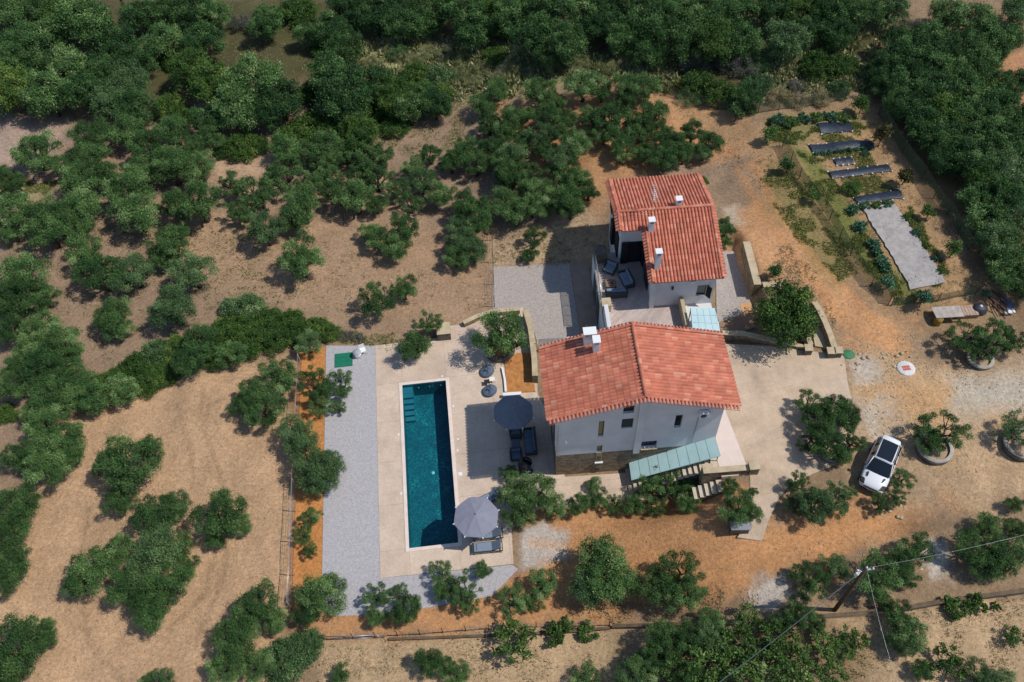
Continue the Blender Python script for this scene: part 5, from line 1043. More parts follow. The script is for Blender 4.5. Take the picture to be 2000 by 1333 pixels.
def make_tree(kind, seed):
    rnd = np.random.default_rng(seed); cent = []; rad = []
    P_ = dict(olive=(34, 12500, .068, .32), open=(28, 8800, .07, .32), forest=(54, 12000, .066, .42), mound=(44, 8200, .07, .55), fig=(17, 1150, .12, .62), broad=(60, 11000, .07, .55), sap=(9, 1100, .2, .5), dry=(22, 4200, .1, .16), vine=(14, 1500, .16, .7), cab=(7, 420, .36, .45), cypress=(30, 6000, .06, .5))[kind]
    nC, nL, sz, asp = P_; ph = rnd.random(4)*6.28; am = rnd.random(4)
    def outline(a): return 1+.2*am[0]*math.cos(2*a+ph[0])+.2*am[1]*math.cos(3*a+ph[1])+.13*am[2]*math.cos(5*a+ph[2])
    tries = 0
    while len(cent) < nC and tries < 4000:
        tries += 1; a = rnd.random()*6.283; rr = math.sqrt(rnd.random()); zf = rnd.random()
        if kind in ('olive', 'open'):
            op = kind == 'open'; R0 = outline(a)*(.98 if op else .87)*rr; z = 1.0+(.55*math.sqrt(max(0, 1-rr*rr*.9)))*(zf*1.5-.55); r = rnd.uniform(.11, .22) if op else rnd.uniform(.13, .26)
        elif kind in ('forest', 'broad'):
            R0 = outline(a)*.82*rr; z = .85+.78*math.sqrt(max(0, 1-rr*rr*.85))*(zf*1.5-.55)**1; r = rnd.uniform(.13, .25)
        elif kind == 'mound':
            R0 = outline(a)*.88*rr; z = .08+.62*math.sqrt(max(0, 1-rr*rr*.92))*(.35+.65*zf); r = rnd.uniform(.13, .24)
        elif kind in ('fig', 'vine'):
            R0 = outline(a)*.88*rr; z = .25+.55*math.sqrt(max(0, 1-rr*rr*.7))*(.3+.7*zf)+(.25 if kind == 'fig' else 0); r = rnd.uniform(.13, .24)
        elif kind == 'sap':
            R0 = .6*rr; z = 1.3+.6*(zf-.5)*math.sqrt(1-rr*rr*.8)*1.8; r = rnd.uniform(.3, .42)
        elif kind == 'dry':
            R0 = outline(a)*.85*rr; z = .1+.5*zf*math.sqrt(max(0, 1-rr*rr*.8)); r = rnd.uniform(.16, .28)
        elif kind == 'cab':
            R0 = .55*rr; z = .3+.3*zf; r = .35
        else:
            zf2 = zf; R0 = .34*rr*(1-zf2*.8); z = .3+3.2*zf2; r = .2*(1-.6*zf2)+.05
        p = np.array([R0*math.cos(a), R0*math.sin(a), z])
        if any(np.linalg.norm((p-q)*np.array([1, 1, .8])) < .86*max(r, s)*(1.0 if kind not in ('cypress', 'cab', 'sap') else .4) for q, s in zip(cent, rad)): continue
        cent.append(p); rad.append(r)
    w = np.array(rad)**2; cnt = np.maximum(20, (nL*w/w.sum()).astype(int)); zz = np.array([c[2] for c in cent])
    tints = .4+rnd.normal(size=len(cent))*.2+(zz-zz.mean())*0
    m = dict(olive=L_OLIVE, open=L_OLIVE, forest=L_WOOD, mound=L_MAQ, fig=L_FIG, broad=L_MAQ, sap=L_FIG, dry=L_DRY, vine=L_FIG, cab=L_CABB, cypress=L_WOOD)[kind]
    # a thin scatter of single sprigs loosens the outline of every clump
    V_, Fc, T_ = leaf_cloud(cent, rad, cnt, sz, asp, rnd, tints, up=.5 if kind in ('olive', 'open') else .25, shell=.35 if kind in ('fig', 'dry') else .62)
    V2, F2, T2 = leaf_cloud(cent, [r*1.5 for r in rad], np.maximum(6, cnt//5), sz*1.25, asp*.7, rnd, tints+.08, up=.7, shell=.72)
    Fc = np.concatenate([Fc, F2+len(V_)]); V_ = np.concatenate([V_, V2]); T_ = np.concatenate([T_, T2])
    crown = leaf_mesh(kind+'_crown', V_, Fc, T_, m)
    tr = {'olive': .1, 'open': .1, 'forest': .07, 'broad': .06, 'fig': .06, 'sap': .05, 'mound': .04, 'dry': .03, 'vine': .035, 'cab': .04, 'cypress': .06}[kind]
    ht = {'olive': .42, 'open': .42, 'forest': .4, 'broad': .35, 'fig': .2, 'sap': .9, 'mound': .06, 'dry': .04, 'vine': .12, 'cab': .1, 'cypress': .3}[kind]
    tb = branches(cent, 0, tr, rnd, 5, ht, rnd.normal()*.25); me = bpy.data.meshes.new(kind+'_trunk'); me.from_pydata(tb.v, [], tb.f); me.polygons.foreach_set('use_smooth', [True]*len(me.polygons))
    me.materials.append(BARKG if kind in ('fig', 'dry') else BARK); return crown, me
LIB = {}
def lib(kind, var, leafm=None):
    k = (kind, var)
    if k not in LIB: LIB[k] = make_tree(kind, hash_(kind)*100+var)
    c, t = LIB[k]
    if leafm is None: return c, t
    k2 = (kind, var, leafm.name)
    if k2 not in LIB: c2_ = c.copy(); c2_.materials[0] = leafm; LIB[k2] = (c2_, t)
    return LIB[k2]
def hash_(s): return sum(ord(c)*(i+3) for i, c in enumerate(s)) % 997
NV = dict(olive=9, open=6, forest=6, mound=5, fig=4, broad=1, sap=4, dry=3, vine=3, cab=3, cypress=1)
CZ = dict(olive=1.08, open=1.08, forest=1.0, mound=.4, fig=.7, broad=1.0, sap=1.3, dry=.3, vine=.5, cab=.45, cypress=1.9)
KN = dict(olive='olive_tree', open='olive_tree', forest='woodland_tree', mound='evergreen_shrub', fig='fig_tree', broad='citrus_tree', sap='young_tree', dry='dry_shrub', vine='vine_shrub', cab='cabbage_plant', cypress='cypress_tree')
TREES = 0
def plant(kind, px, py, r, label, group=None, leafm=None, sx=1.0, sz=1.0, cat=None, name=None, base=None):
    global TREES
    TREES += 1; rn = random.Random(TREES*7919); z = 0
    x, y = g(px, py, 1)
    for _ in range(8):
        R = r*depth_at(x, y, z)/F*(1.06 if kind == 'forest' else 1.03); z = hz(x, y)+CZ[kind]*R*sz; x, y = g(px, py, z)
    zb = hz(x, y) if base is None else base
    if leafm is None:
        q_ = rn.random()
        if kind == 'forest': leafm = L_OLIVE if q_ < .3 else L_GREY if q_ < .36 else L_MAQ if q_ < .46 else None
        elif kind in ('olive', 'open'): leafm = L_GREY if q_ < .09 else L_WOOD if q_ < .2 else None
    c, tme = lib(kind, rn.randrange(NV[kind]), leafm); nm = name or KN[kind]
    t = thing(nm, label, cat or nm.replace('_', ' ').replace('evergreen ', '').replace('dry ', ''), (x, y, zb), rn.uniform(0, 6.28), group); t.scale = (R*sx, R*rn.uniform(.9, 1.08), R*sz*rn.uniform(.92, 1.1))
    o = bpy.data.objects.new('crown' if kind not in ('mound', 'dry', 'vine', 'cab') else 'foliage', c); link(o, t); o2 = bpy.data.objects.new('trunk' if kind not in ('mound', 'dry', 'vine', 'cab') else 'stem', tme); link(o2, t)
    return t
ORD = ['first','second','third','fourth','fifth','sixth','seventh','eighth','ninth','tenth','eleventh','twelfth','thirteenth','fourteenth','fifteenth','sixteenth','seventeenth','eighteenth','nineteenth','twentieth','twenty-first','twenty-second','twenty-third','twenty-fourth']
def grove(where, rows, group, adj='olive tree', kind='olive', cat=None, rs=1.0, **kw):
    """rows run from the top of the photo downward; a label counts the row and the place in it from the left"""
    for i, row in enumerate(rows):
        row = sorted(row)
        for j, e in enumerate(row):
            px, py, r = e[:3]; k = e[3] if len(e) > 3 else kind; lm = e[4] if len(e) > 4 else None
            nm = {'mound': 'green shrub', 'dry': 'dry grey shrub', 'fig': 'bright fig tree', 'open': adj, 'olive': adj, 'forest': 'dense tree', 'cypress': 'cypress'}.get(k, adj)
            rw = '' if len(rows) == 1 else (' in %s row' % ORD[i])
            plant(k, px, py, r*rs, ' '.join(('%s, %s from left%s %s' % (nm, ORD[j], rw, where)).split()[:16]), group, leafm=lm, **kw)
G_, Yl = L_GREY, L_MAQ
grove('of the top left woodland', [
 [(21,28,42,'forest'),(75,20,40,'forest'),(125,22,42,'forest'),(275,35,40,'forest'),(330,15,40,'forest'),(371,18,45,'forest'),(420,30,35,'forest'),(470,45,28,'dry'),(522,45,38,'forest'),(578,22,42,'mound'),(640,55,38,'forest'),(680,15,45,'forest'),(735,25,45,'forest')],
 [(40,78,46,'forest'),(95,75,46,'forest'),(165,50,60,'forest'),(231,85,40,'forest'),(318,78,42,'forest'),(396,78,46,'forest'),(600,70,28,'forest'),(632,90,28,'mound'),(672,90,40,'forest')],
 [(14,125,42,'forest'),(70,130,42,'forest'),(135,133,44,'forest'),(196,135,38,'forest'),(265,115,40,'forest'),(340,112,30,'mound'),(372,135,46,'forest'),(252,160,42,'forest',G_)],
 [(18,178,48,'forest'),(92,186,48,'forest'),(160,184,45,'forest'),(217,197,42,'forest',G_),(425,165,50,'forest'),(497,160,60,'forest'),(548,196,45,'forest'),(650,150,52,'forest'),(672,188,58,'forest'),(606,180,30,'mound')],
 [(330,205,36,'mound'),(262,218,44,'forest'),(415,232,40,'forest'),(465,215,48,'forest'),(352,228,34,'mound'),(520,225,36,'forest'),(735,165,44,'forest'),(690,225,44,'mound')]],
 'dense trees at the top left', 'dense tree')
grove('of woods along the top edge', [
 [(785,18,42,'forest'),(850,15,42,'forest'),(905,22,48,'forest'),(960,12,42,'forest'),(1010,25,44,'forest'),(1065,12,45,'forest'),(1125,18,48,'forest'),(1185,20,46,'forest'),(1250,30,50,'forest'),(1315,15,45,'forest'),(1375,25,48,'forest'),(1445,15,48,'forest'),(1510,20,42,'forest'),(1565,18,42,'forest'),(1625,25,44,'forest'),(1690,22,44,'forest'),(1740,20,36,'forest')],
 [(785,52,38,'forest'),(835,44,34,'forest'),(925,60,42,'forest'),(985,50,34,'mound'),(1050,66,48,'forest'),(1108,85,44,'forest'),(1180,55,40,'forest'),(1215,70,40,'forest'),(1295,75,52,'forest'),(1350,62,40,'forest'),(1400,80,48,'forest'),(1450,85,40,'forest'),(1535,82,42,'forest',G_),(1585,62,34,'forest'),(1640,70,36,'forest')],
 [(965,108,26,'mound'),(1068,110,30,'forest'),(1262,105,36,'forest'),(1240,85,30,'forest')]], 'trees along the top edge', 'dense tree')
plant('cypress', 248, 25, 17, 'narrow dark cypress rising between rounder trees at the top left', leafm=L_WOOD, sz=1.2)
grove('of scrub edging the far woods', [
 [(730,120,22,'dry',L_REED),(758,96,20,'dry',L_REED),(790,112,22,'dry',L_REED),(838,100,24,'dry',L_REED),(872,104,26,'dry',L_REED),(906,116,24,'dry',L_REED),(945,134,24,'dry',L_REED),(900,146,22,'dry',L_REED),(930,162,20,'dry',L_REED),(978,150,22,'dry',L_REED),(1005,134,22,'dry',L_REED),(1042,142,22,'dry',L_REED),(1088,136,22,'dry',L_REED),(1130,130,22,'dry',L_REED),(692,125,20,'dry',L_REED),(1180,136,22,'dry',L_REED)],
 [(775,100,24,'mound',G_),(815,120,24,'dry',L_REED),(860,150,32,'mound',G_),(1600,128,42,'mound'),(1645,128,36,'mound'),(1560,120,26,'dry',L_REED),(1350,115,34,'dry'),(1395,110,42,'dry'),(1440,125,42,'dry'),(1480,120,36,'dry',G_),(1215,120,26,'dry',L_REED)],
 [(812,145,34,'mound'),(765,185,44,'forest'),(730,215,40,'mound'),(845,190,38,'mound'),(1365,160,38,'mound'),(1410,180,34,'mound'),(1460,185,32,'forest'),(1345,195,24,'dry',G_),(1450,205,26,'mound',G_),(1480,165,30,'mound',G_),(1330,165,12,'dry',L_YEL),(1620,178,14,'dry',L_YEL),(1640,175,24,'mound',G_)],
 [(800,215,36,'forest'),(850,205,34,'forest'),(770,245,30,'mound'),(705,262,40,'forest'),(740,190,30,'forest'),(820,180,26,'forest'),(1520,190,26,'dry',L_STRAW),(1560,195,26,'dry',L_STRAW),(1600,190,26,'dry',L_STRAW),(1555,170,22,'dry')]], 'scrub at the orchard edge', 'shrub')
grove('of mounds amid the left orchard', [[(473,285,38,'mound'),(440,290,24,'mound'),(505,288,22,'mound'),(575,265,40,'mound'),(620,255,44,'mound'),(665,250,44,'mound'),(560,290,36,'forest'),(640,285,36,'forest'),(700,245,38,'mound'),(600,240,32,'mound')]], 'evergreen mounds', 'shrub')
grove('of the orchard at the middle left', [
 [(5,345,24),(67,295,44),(122,320,28),(178,265,38),(180,300,36),(245,255,40),(290,282,42),(340,255,34),(410,268,30),(370,298,30),(270,330,36)],
 [(30,355,22),(157,352,44),(200,345,34),(245,372,48),(333,325,44),(388,325,36),(455,360,30,'open'),(503,375,40,'open'),(553,336,42,'open'),(612,300,34,'open')],
 [(18,412,44),(75,425,34),(115,412,46),(160,408,42),(265,415,48),(345,400,34),(389,395,48),(470,410,30,'open'),(588,400,46),(640,345,26,'open'),(595,358,30,'open')],
 [(20,450,28),(92,450,44),(158,440,30),(518,450,38,'olive',G_),(350,450,24),(575,430,26)],
 [(45,530,46),(165,488,38),(195,535,44),(258,528,44),(335,478,40),(375,530,44),(585,507,46),(320,500,30)],
 [(30,580,44),(80,575,34),(5,600,30),(217,615,42),(336,598,52),(235,640,28),(472,602,38,'mound',G_),(500,598,20,'mound',G_)],
 [(22,640,34),(75,640,38),(115,665,40),(55,680,34),(80,705,44),(120,712,36),(35,715,34),(140,690,28)],
 [(30,755,32),(105,765,44),(75,800,34),(150,745,38),(88,830,40),(130,855,40),(8,808,26,'mound'),(95,880,42),(40,890,36),(135,885,34)]],
 'olive trees of the left orchard')
grove('of the grove behind the pool', [
 [(717,303,36,'open'),(683,298,28,'open'),(745,300,24,'open'),(839,301,23),(909,295,34),(880,315,28),(930,320,28),(640,320,30)],
 [(807,325,24),(700,345,30,'open'),(735,345,34,'open'),(825,352,32),(857,378,30),(660,375,32,'open'),(695,385,40),(985,310,30),(1000,338,34)],
 [(770,370,24,'open'),(800,395,26,'open'),(735,400,22),(910,395,34),(930,425,36),(983,392,36),(1008,415,32),(900,440,28),(1040,400,30)],
 [(737,465,28),(790,448,34),(770,482,30),(720,455,20),(905,470,36),(890,500,28),(925,490,30)]],
 'olive trees behind the pool')
grove('of grove left of rear house', [
 [(941,200,32),(972,172,34),(1053,178,40),(1085,200,30),(1140,165,44),(1175,180,28),(1224,165,38),(1262,172,38),(1225,190,30)],
 [(955,240,32),(1000,235,34),(1030,220,22),(1072,225,38),(1105,235,30),(1148,222,22),(1193,225,42),(1275,222,38),(1240,235,28),(1160,240,30,'open')],
 [(985,262,30),(1060,262,36),(1108,265,34),(1025,275,30),(1212,270,40),(1180,260,30,'open'),(1295,258,38),(1352,258,32),(1318,285,38),(1388,278,32),(1255,255,30),(1375,295,26)],
 [(960,290,34),(1000,305,36),(1095,305,38),(1130,285,32),(1065,295,28),(1215,300,30),(1260,295,30),(1300,308,40),(1335,300,30)],
 [(985,345,32),(1040,340,28,'open'),(1110,345,38),(1085,330,26),(1060,370,40),(1110,380,42),(1150,372,28),(1030,370,28)],
 [(1115,405,34),(1060,405,26),(1090,400,28),(1135,345,24)]],
 'olive trees left of the rear house', rs=.84)
grove('around the rear house', [[(1045,462,22,'open'),(1036,497,17),(1417,445,22),(1418,470,14),(1373,355,12)]], 'small olives around the rear house')
grove('of the bushy hedge above the tan field', [[(150,768,34,'forest'),(185,775,36,'forest'),(215,745,36,'mound'),(242,762,32,'forest'),(265,718,38,'mound'),(285,745,32,'mound'),(305,690,36,'mound',G_),(325,725,32,'mound'),(345,685,36,'mound'),(372,705,34,'forest'),(392,665,38,'forest'),(415,695,34,'mound'),(438,650,38,'mound'),(452,690,30,'forest'),(475,635,36,'mound'),(492,668,36,'mound'),(520,630,36,'mound'),(540,662,34,'mound'),(565,632,34,'mound'),(592,650,30,'mound'),(618,640,28,'mound'),(645,650,22,'mound'),(675,656,16,'dry'),(700,660,14,'dry')]], 'hedge above the tan field', 'shrub')
grove('of the tan field and its edge', [
 [(600,670,28,'olive',G_),(548,735,40),(662,750,32,'open'),(612,748,34,'open'),(495,770,36)],
 [(515,800,44),(470,790,24),(625,790,24,'open'),(580,845,44,'olive',G_),(660,795,18,'open')],
 [(252,905,58),(205,905,26),(295,880,30),(90,910,44),(610,905,50,'olive',G_),(645,910,32,'olive',G_),(625,945,34,'olive',G_)],
 [(25,985,48),(240,975,34),(308,1000,48),(345,985,32),(438,1005,54),(470,1025,24),(420,1045,26),(608,1010,22,'open'),(592,1045,20,'open'),(606,1075,16,'open')],
 [(15,1040,42),(25,1090,44),(10,1130,34),(180,1105,52),(235,1075,34),(298,1080,52),(345,1070,34)],
 [(155,1140,30),(255,1140,48),(325,1140,46),(365,1110,24),(300,1190,40),(275,1165,30)],
 [(30,1260,60),(85,1240,34),(20,1310,40),(505,1185,46),(470,1225,40),(540,1215,26),(625,1165,44),(650,1140,26),(600,1200,28)],
 [(455,1255,46),(440,1300,40),(560,1290,48,'mound',G_),(600,1260,34,'mound',G_),(320,1328,24),(290,1332,18),(665,1318,20),(500,1300,34)]],
 'olive trees of the tan field')
grove('along the lower side of the pool terrace', [[(733,1165,26,'open'),(735,1205,22),(775,1160,20,'open'),(795,1190,32),(862,1118,26,'open'),(905,1150,34,'open'),(870,1150,24),(943,1112,20),(915,1180,22,'open'),(1005,1170,30,'open'),(1062,1140,30),(1040,1175,22,'open'),(1175,1105,60),(1205,1135,44),(1150,1140,42),(1325,1120,44,'open'),(1290,1150,40),(1345,1160,36)]], 'olives below the pool terrace')
grove('between front house and dirt track', [[(1000,965,34),(1045,960,42),(1020,1000,36),(1080,985,28),(1130,985,24),(1160,945,16),(1165,975,22),(1200,985,20,'open'),(1240,985,24),(1295,950,40,'open'),(1275,990,22,'open'),(1340,955,24),(1345,985,20),(1425,950,20),(1440,990,36),(1470,1003,22),(1471,960,10),(995,925,18)]], 'olives in front of the house')
x, y = g(640, 745, 1)
grove('around the parked car and dirt yard', [
 [(1885,655,34,'open'),(1940,660,36,'open'),(1915,690,26,'open'),(1975,665,30,'open')],
 [(1580,790,28,'open'),(1630,800,38),(1595,825,34),(1655,815,30),(1665,860,26,'open'),(1615,870,38),(1640,890,22,'open'),(1575,865,20,'open'),(1842,838,42,'open'),(1815,862,28,'open'),(1992,838,38,'open')],
 [(1560,945,26,'open'),(1590,985,38),(1630,975,32,'open'),(1555,990,22,'open'),(1655,960,16,'open'),(1765,935,22,'open'),(1720,985,22,'open'),(1755,970,18,'open'),(1985,985,18),(1705,930,9,'open')],
 [(1925,1030,32),(1900,1070,38),(1960,1085,44),(1985,1035,28),(1935,1105,34),(1790,1075,34),(1755,1100,32),(1715,1128,46),(1630,1105,26),(1590,1135,34,'open'),(1560,1120,20,'open'),(1770,1125,24)]],
 'olive trees around the yard')
grove('of scrubby trees at the bottom', [
 [(1731,1175,18),(1752,1202,28),(1560,1200,32),(1530,1215,24,'open'),(1595,1218,20),(1465,1212,30,'fig'),(1870,1188,24,'vine'),(1905,1180,22,'vine'),(1946,1185,10,'vine'),(1085,1237,26,'vine'),(1110,1220,16,'vine'),(1148,1237,20,'vine'),(1386,1208,26)],
 [(1775,1235,36),(1760,1255,32),(1665,1255,30,'fig',L_MAQ),(1650,1275,24,'fig'),(1006,1262,48,'fig'),(1395,1240,34),(1350,1250,34),(1300,1245,36),(1290,1275,38),(1420,1255,38,'fig'),(1470,1262,38,'fig'),(1515,1250,36,'fig'),(1550,1275,42,'fig'),(1610,1265,32,'fig'),(1982,1245,26,'fig')],
 [(838,1293,32),(868,1300,24),(894,1316,26),(1260,1300,34),(1320,1300,38,'fig'),(1375,1295,42,'fig'),(1440,1305,44,'fig'),(1500,1310,42,'fig'),(1560,1318,40,'fig'),(1625,1312,38,'fig'),(1145,1325,30),(1230,1325,34),(1400,1330,36,'fig'),(1846,1295,38,'fig',L_MAQ),(1800,1310,22),(1920,1320,34,'olive',G_),(1960,1330,24,'olive',G_),(1350,1330,34)]],
 'scrubby trees along the bottom')
# right-hand wood : hand-set rows
R1 = [[(1760,75,42),(1810,80,44),(1775,110,40),(1855,25,34),(1905,40,44),(1945,70,40),(1985,25,34),(1890,85,34),(1975,75,30)],
 [(1745,120,40),(1800,130,44),(1850,110,40),(1895,100,42),(1860,150,44),(1920,130,38),(1940,95,32)],
 [(1735,165,34),(1780,165,44),(1830,175,46),(1885,175,44),(1930,165,38),(1985,165,34),(1760,200,36),(1720,140,30)],
 [(1800,215,44),(1850,220,46),(1900,225,46),(1950,215,44),(1990,225,40),(1815,255,40)],
 [(1845,270,44),(1895,275,46),(1945,270,46),(1990,285,44),(1860,310,40),(1825,235,30)],
 [(1910,320,44),(1960,330,46),(1885,300,34),(1995,350,40),(1925,355,40)],
 [(1915,385,42),(1965,390,46),(1995,430,40),(1935,430,42),(1975,350,36)],
 [(1950,470,42),(1990,490,44),(1950,500,30),(1975,530,40),(2008,560,32)]]
grove('of the dark wood on the right', [[(*e, 'forest') for e in r] for r in R1], 'trees of the dark wood on the right', 'dense tree')
# single trees
plant('broad', 1537, 612, 64, 'large dense round green tree beside the curved stone wall', base=2.6, name='citrus_tree', cat='tree')
plant('olive', 984, 648, 57, 'wide olive tree growing from round stone planter by the gravel court')
plant('open', 735, 588, 38, 'left half of the olive pair above the pool terrace path'); plant('olive', 788, 565, 28, 'upper right olive of the pair above the pool terrace path')
plant('olive', 808, 675, 36, 'olive tree overhanging the paving above the pool steps'); plant('open', 836, 630, 26, 'small olive tree left of the square stone pier')
GS = [(1502,262,17,'sap',None,'bright green young tree left of the garden net fence'),(1541,321,17,'sap',L_OLIVE,'dark round sapling left of the net fence'),(1590,383,14,'sap',L_FIG,'small fruit sapling with clear shadow beside the net fence'),(1513,530,15,'sap',L_OLIVE,'sapling just right of the tall retaining wall'),
 (1685,203,19,'sap',None,'young green tree at the far end of the garden'),(1723,266,21,'sap',L_BROWN,'bronze leaved young tree beside the long seedling bed'),(1770,342,20,'sap',L_BROWN,'bronze leaved young tree right of the bare black bed'),(1815,415,15,'sap',None,'pale young tree right of the grey ground fabric top'),
 (1864,487,19,'sap',L_FIG,'bright conical young tree right of the grey fabric'),(1440,218,17,'sap',L_OLIVE,'dark young tree in front of the dry hedge'),(1736,552,16,'sap',L_CABB,'blue-green young tree left of the grey fabric lower end'),(1806,578,19,'sap',L_CABB,'blue-green young tree above the pale board table'),
 (1665,368,19,'mound',L_FIG,'low bright shrub left of the last black bed'),(1924,572,10,'sap',L_CABB,'tiny sapling beside the scrap pile')]
for px, py, r, k, lm, lb in GS: plant(k, px, py, r, lb, None, lm, name='garden_shrub' if k == 'mound' else None)
for (px, py, r), lb in zip([(1667,411,13),(1682,445,15),(1705,478,14),(1713,495,14),(1722,510,14),(1731,523,12)], ['first leafy cabbage from the top beside the grey fabric','second leafy cabbage from the top beside the grey fabric','third cabbage down along the left of the grey fabric','fourth cabbage down along the left of the grey fabric','fifth cabbage down along the left of the grey fabric','lowest cabbage along the left of the grey fabric']):
    plant('cab', px, py, r, lb, 'cabbages along the ground fabric')
for i, (px, py) in enumerate([(1595+k*13, 301-k*1.4) for k in range(9)]):
    plant('cab', px, py, 6.5, 'small seedling, %s from left in front of the long black bed' % ORD[i], 'seedlings of the long black bed', name='seedling')
for i, (px, py, r) in enumerate([(1520,236,15),(1545,240,14),(1570,232,15),(1595,230,14),(1622,228,14),(1645,232,14),(1690,402,10),(1712,402,10),(1735,398,10),(1772,425,9),(1790,455,9),(1808,480,8),(1826,505,8),(1838,530,8),(1690,300,9)]):
    plant('vine', px, py, r, 'low green vegetable clump, %s of the garden row counted from the far left' % ORD[i], 'vegetable clumps in the garden', name='vegetable_clump', leafm=L_FIG if i % 2 else L_CABB)
# stone rings round three yard trees
def tring(lb, px, py, r, h): 
    x, y, z = gt(px, py); t = thing('tree_ring', lb, 'planter', (x, y, z), 0, 'round stone rings round yard trees'); MB().lathe([(r-.2, -.1), (r, -.1), (r, h), (r-.2, h), (r-.2, -.1)], (0, 0, 0), 36).build('ring_wall', STONE_D, t)
    MB().lathe([(r-.22, h+.003), (r+.02, h+.003), (r+.02, h+.05), (r-.22, h+.05)], (0, 0, 0), 36).build('coping', mat('ring_cap', srgb(176, 168, 158), .9, srgb(150, 142, 132), 3), t)
    MB().lathe([(0, h-.1), (r-.19, h-.12)], (0, 0, 0), 24).build('soil', mat('pale_soil', srgb(184, 160, 132), .95, srgb(160, 136, 108), 3), t)
tring('round grey stone ring under the olive tree right of the car', 1822, 880, 1.15, .4); tring('round stone ring cut by the right edge of the photo', 1992, 872, 1.2, .45); tring('stone ring under the wide olive at the right edge of yard', 1912, 705, .9, .3); tring('low stone ring under the big olive at the driveway edge', 1622, 880, 1.0, .2)
# rocks piled near the rings
for i, (px, py, n) in enumerate([(1668, 700, 9), (1745, 693, 12), (1100, 1015, 0), (1735, 1000, 8), (1000, 1165, 0), (1790, 1088, 8)]):
    if not n: continue
    x, y, z = gt(px, py); mb = MB(); r2 = random.Random(i)
    for k in range(n): a = r2.uniform(.07, .2); mb.lathe([(0, -a*.3), (a, 0), (a*.8, a*.5), (a*.3, a*.8), (0, a*.8)], (r2.gauss(0, .55), r2.gauss(0, .45), 0), 6, 1, r2.uniform(.6, 1))
    o = mb.build('rubble', CAPST); o.location = (x, y, z); tag(o, ['', '', '', '', '', ''][i] or 'loose pale stones', None, kind='stuff')
# ------------------------------------------------------------------ ground cover (uncountable)
def scatter(name, label, polys, n, size, m, seed, hgt=1.0, asp=.22):
    rn = np.random.default_rng(seed); PTS = []
    for P_, share in polys:
        W_ = polyW(P_); xs = [p[0] for p in W_]; ys = [p[1] for p in W_]; k = int(n*share*2.4); X = rn.uniform(min(xs), max(xs), k); Y = rn.uniform(min(ys), max(ys), k)
        s = sdist(W_, X, Y)+(fbm(X*.5, Y*.5, seed)-.5)*2.0; keep = (s > 0) & (fbm(X*.8, Y*.8, seed+3, 3) > .47); q = np.stack([X[keep], Y[keep]], 1)[:int(n*share)]; PTS.append(q)
    Q = np.concatenate(PTS); Zs = terr(Q[:, 0], Q[:, 1]); k = 5; base = np.repeat(np.column_stack([Q, Zs]), k, 0); N = len(base)
    sc = np.repeat(.6+.8*rn.random(len(Q)), k)[:, None]; base[:, :2] += rn.normal(size=(N, 2))*size*.5
    t = rn.normal(size=(N, 3))*.55+np.array([0, 0, hgt]); t /= np.linalg.norm(t, axis=1)[:, None]; s = np.cross(t, rn.normal(size=(N, 3))); s /= np.linalg.norm(s, axis=1)[:, None]
    L = size*sc*(.6+.8*rn.random((N, 1))); w = L*asp; V_ = np.stack([base-s*w*.5, base+t*L*.6-s*w, base+t*L, base+t*L*.6+s*w], 1).reshape(-1, 3); V_[:, 2] -= .01
    me = leaf_mesh(name, V_, np.arange(len(V_)).reshape(-1, 4), np.clip(np.repeat(.4+.3*rn.normal(size=len(Q)), k), 0, 1), m); o = bpy.data.objects.new(name, me); link(o); tag(o, label, None, kind='stuff')
scatter('tall_grass', 'tall pale reeds and grass growing between orchard and woods', [([(640,110),(740,80),(900,75),(1080,110),(1260,130),(1230,175),(950,190),(700,200)], .6), ([(1200,110),(1300,120),(1340,180),(1240,170)], .12), ([(1500,95),(1720,60),(1740,150),(1640,190),(1500,200)], .28)], 15000, .42, L_REED, 11, .7, .14)
scatter('dry_grass', 'dry straw coloured grass tufts scattered over the ground', [([(620,1255),(1200,1235),(1640,1205),(2000,1170),(2000,1333),(620,1333)], .3), ([(960,460),(1150,425),(1190,480),(1140,515),(968,515)], .06), ([(300,400),(700,420),(950,450),(950,600),(700,630),(300,520)], .2), ([(1300,200),(1500,240),(1700,200),(1850,450),(1930,590),(1820,620),(1640,520)], .24), ([(1480,560),(1530,480),(1620,560),(1640,650)], .06), ([(380,70),(560,80),(640,110),(600,150),(440,150)], .04), ([(1100,1180),(1400,1150),(1430,1200),(1200,1220)], .05)], 14000, .15, L_STRAW, 12, .45, .12)
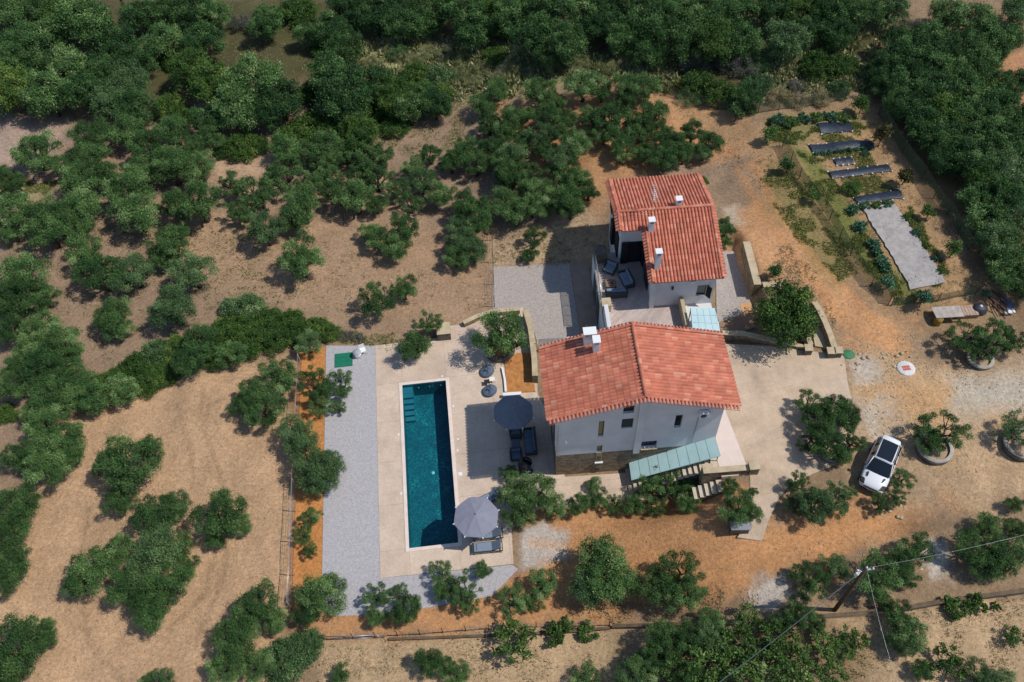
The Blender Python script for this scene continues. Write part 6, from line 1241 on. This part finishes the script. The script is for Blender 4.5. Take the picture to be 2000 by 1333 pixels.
scatter('green_weeds', 'low green weeds and grass in the garden and orchard', [([(1500,232),(1680,220),(1690,250),(1590,262),(1560,292),(1500,270)], .2), ([(1548,292),(1590,290),(1700,470),(1790,580),(1750,600),(1640,470)], .28), ([(1740,402),(1780,402),(1850,530),(1830,560)], .06), ([(1580,262),(1680,256),(1760,380),(1740,400),(1670,385)], .14), ([(0,360),(110,355),(80,405),(0,400)], .05), ([(1500,330),(1570,335),(1680,540),(1640,560),(1490,390)], .12), ([(560,660),(700,655),(860,650),(850,680),(740,672)], .05), ([(0,400),(600,420),(600,640),(0,760)], .14), ([(700,180),(1000,180),(960,300),(700,300)], .1)], 26000, .12, L_WEED, 13, .5, .2)

def stones(name, label, polys, n, m, seed):
    rn = np.random.default_rng(seed); Q = []
    for P_, sh in polys:
        W_ = polyW(P_); xs = [p[0] for p in W_]; ys = [p[1] for p in W_]; k = int(n*sh*3); X = rn.uniform(min(xs), max(xs), k); Y = rn.uniform(min(ys), max(ys), k)
        keep = (sdist(W_, X, Y) > 0) & (fbm(X*.6, Y*.6, seed, 3) > .5); Q.append(np.stack([X[keep], Y[keep]], 1)[:int(n*sh)])
    Q = np.concatenate(Q); C = np.column_stack([Q, terr(Q[:, 0], Q[:, 1])]); N = len(C); s = (.02+.07*rn.random(N)**3)[:, None]
    D = np.array([[1, 0, 0], [0, 1, 0], [-1, 0, 0], [0, -1, 0], [0, 0, .7], [0, 0, -.4]]); V_ = C[:, None]+D[None]*s[:, None]*(.7+.6*rn.random((N, 6, 1))); F_ = np.array([[0, 1, 4], [1, 2, 4], [2, 3, 4], [3, 0, 4], [1, 0, 5], [2, 1, 5], [3, 2, 5], [0, 3, 5]])
    me = mesh_np(name, V_.reshape(-1, 3), (F_[None]+np.arange(N)[:, None, None]*6).reshape(-1, 3)); me.materials.append(m); o = bpy.data.objects.new(name, me); link(o); tag(o, label, None, kind='stuff')
stones('stones', 'loose pale stones scattered over the dirt yard and tracks', [([(1660,700),(2000,690),(2000,960),(1860,1000),(1700,960),(1690,800)], .35), ([(1100,1010),(1500,1070),(1760,1010),(1700,1120),(1200,1180),(1050,1120)], .15), ([(960,460),(1150,420),(1190,500),(1130,515),(968,518)], .1), ([(1440,1140),(1530,1130),(1560,1175),(1520,1205),(1450,1200)], .1), ([(1650,670),(1800,650),(1830,720),(1680,740)], .12), ([(1480,560),(1530,480),(1620,560),(1640,650)], .08), ([(640,1260),(1200,1240),(1900,1200),(1900,1320),(640,1320)], .1)], 3200, mat('field_stone', srgb(186, 166, 142), .9, srgb(150, 128, 102), 8), 71)
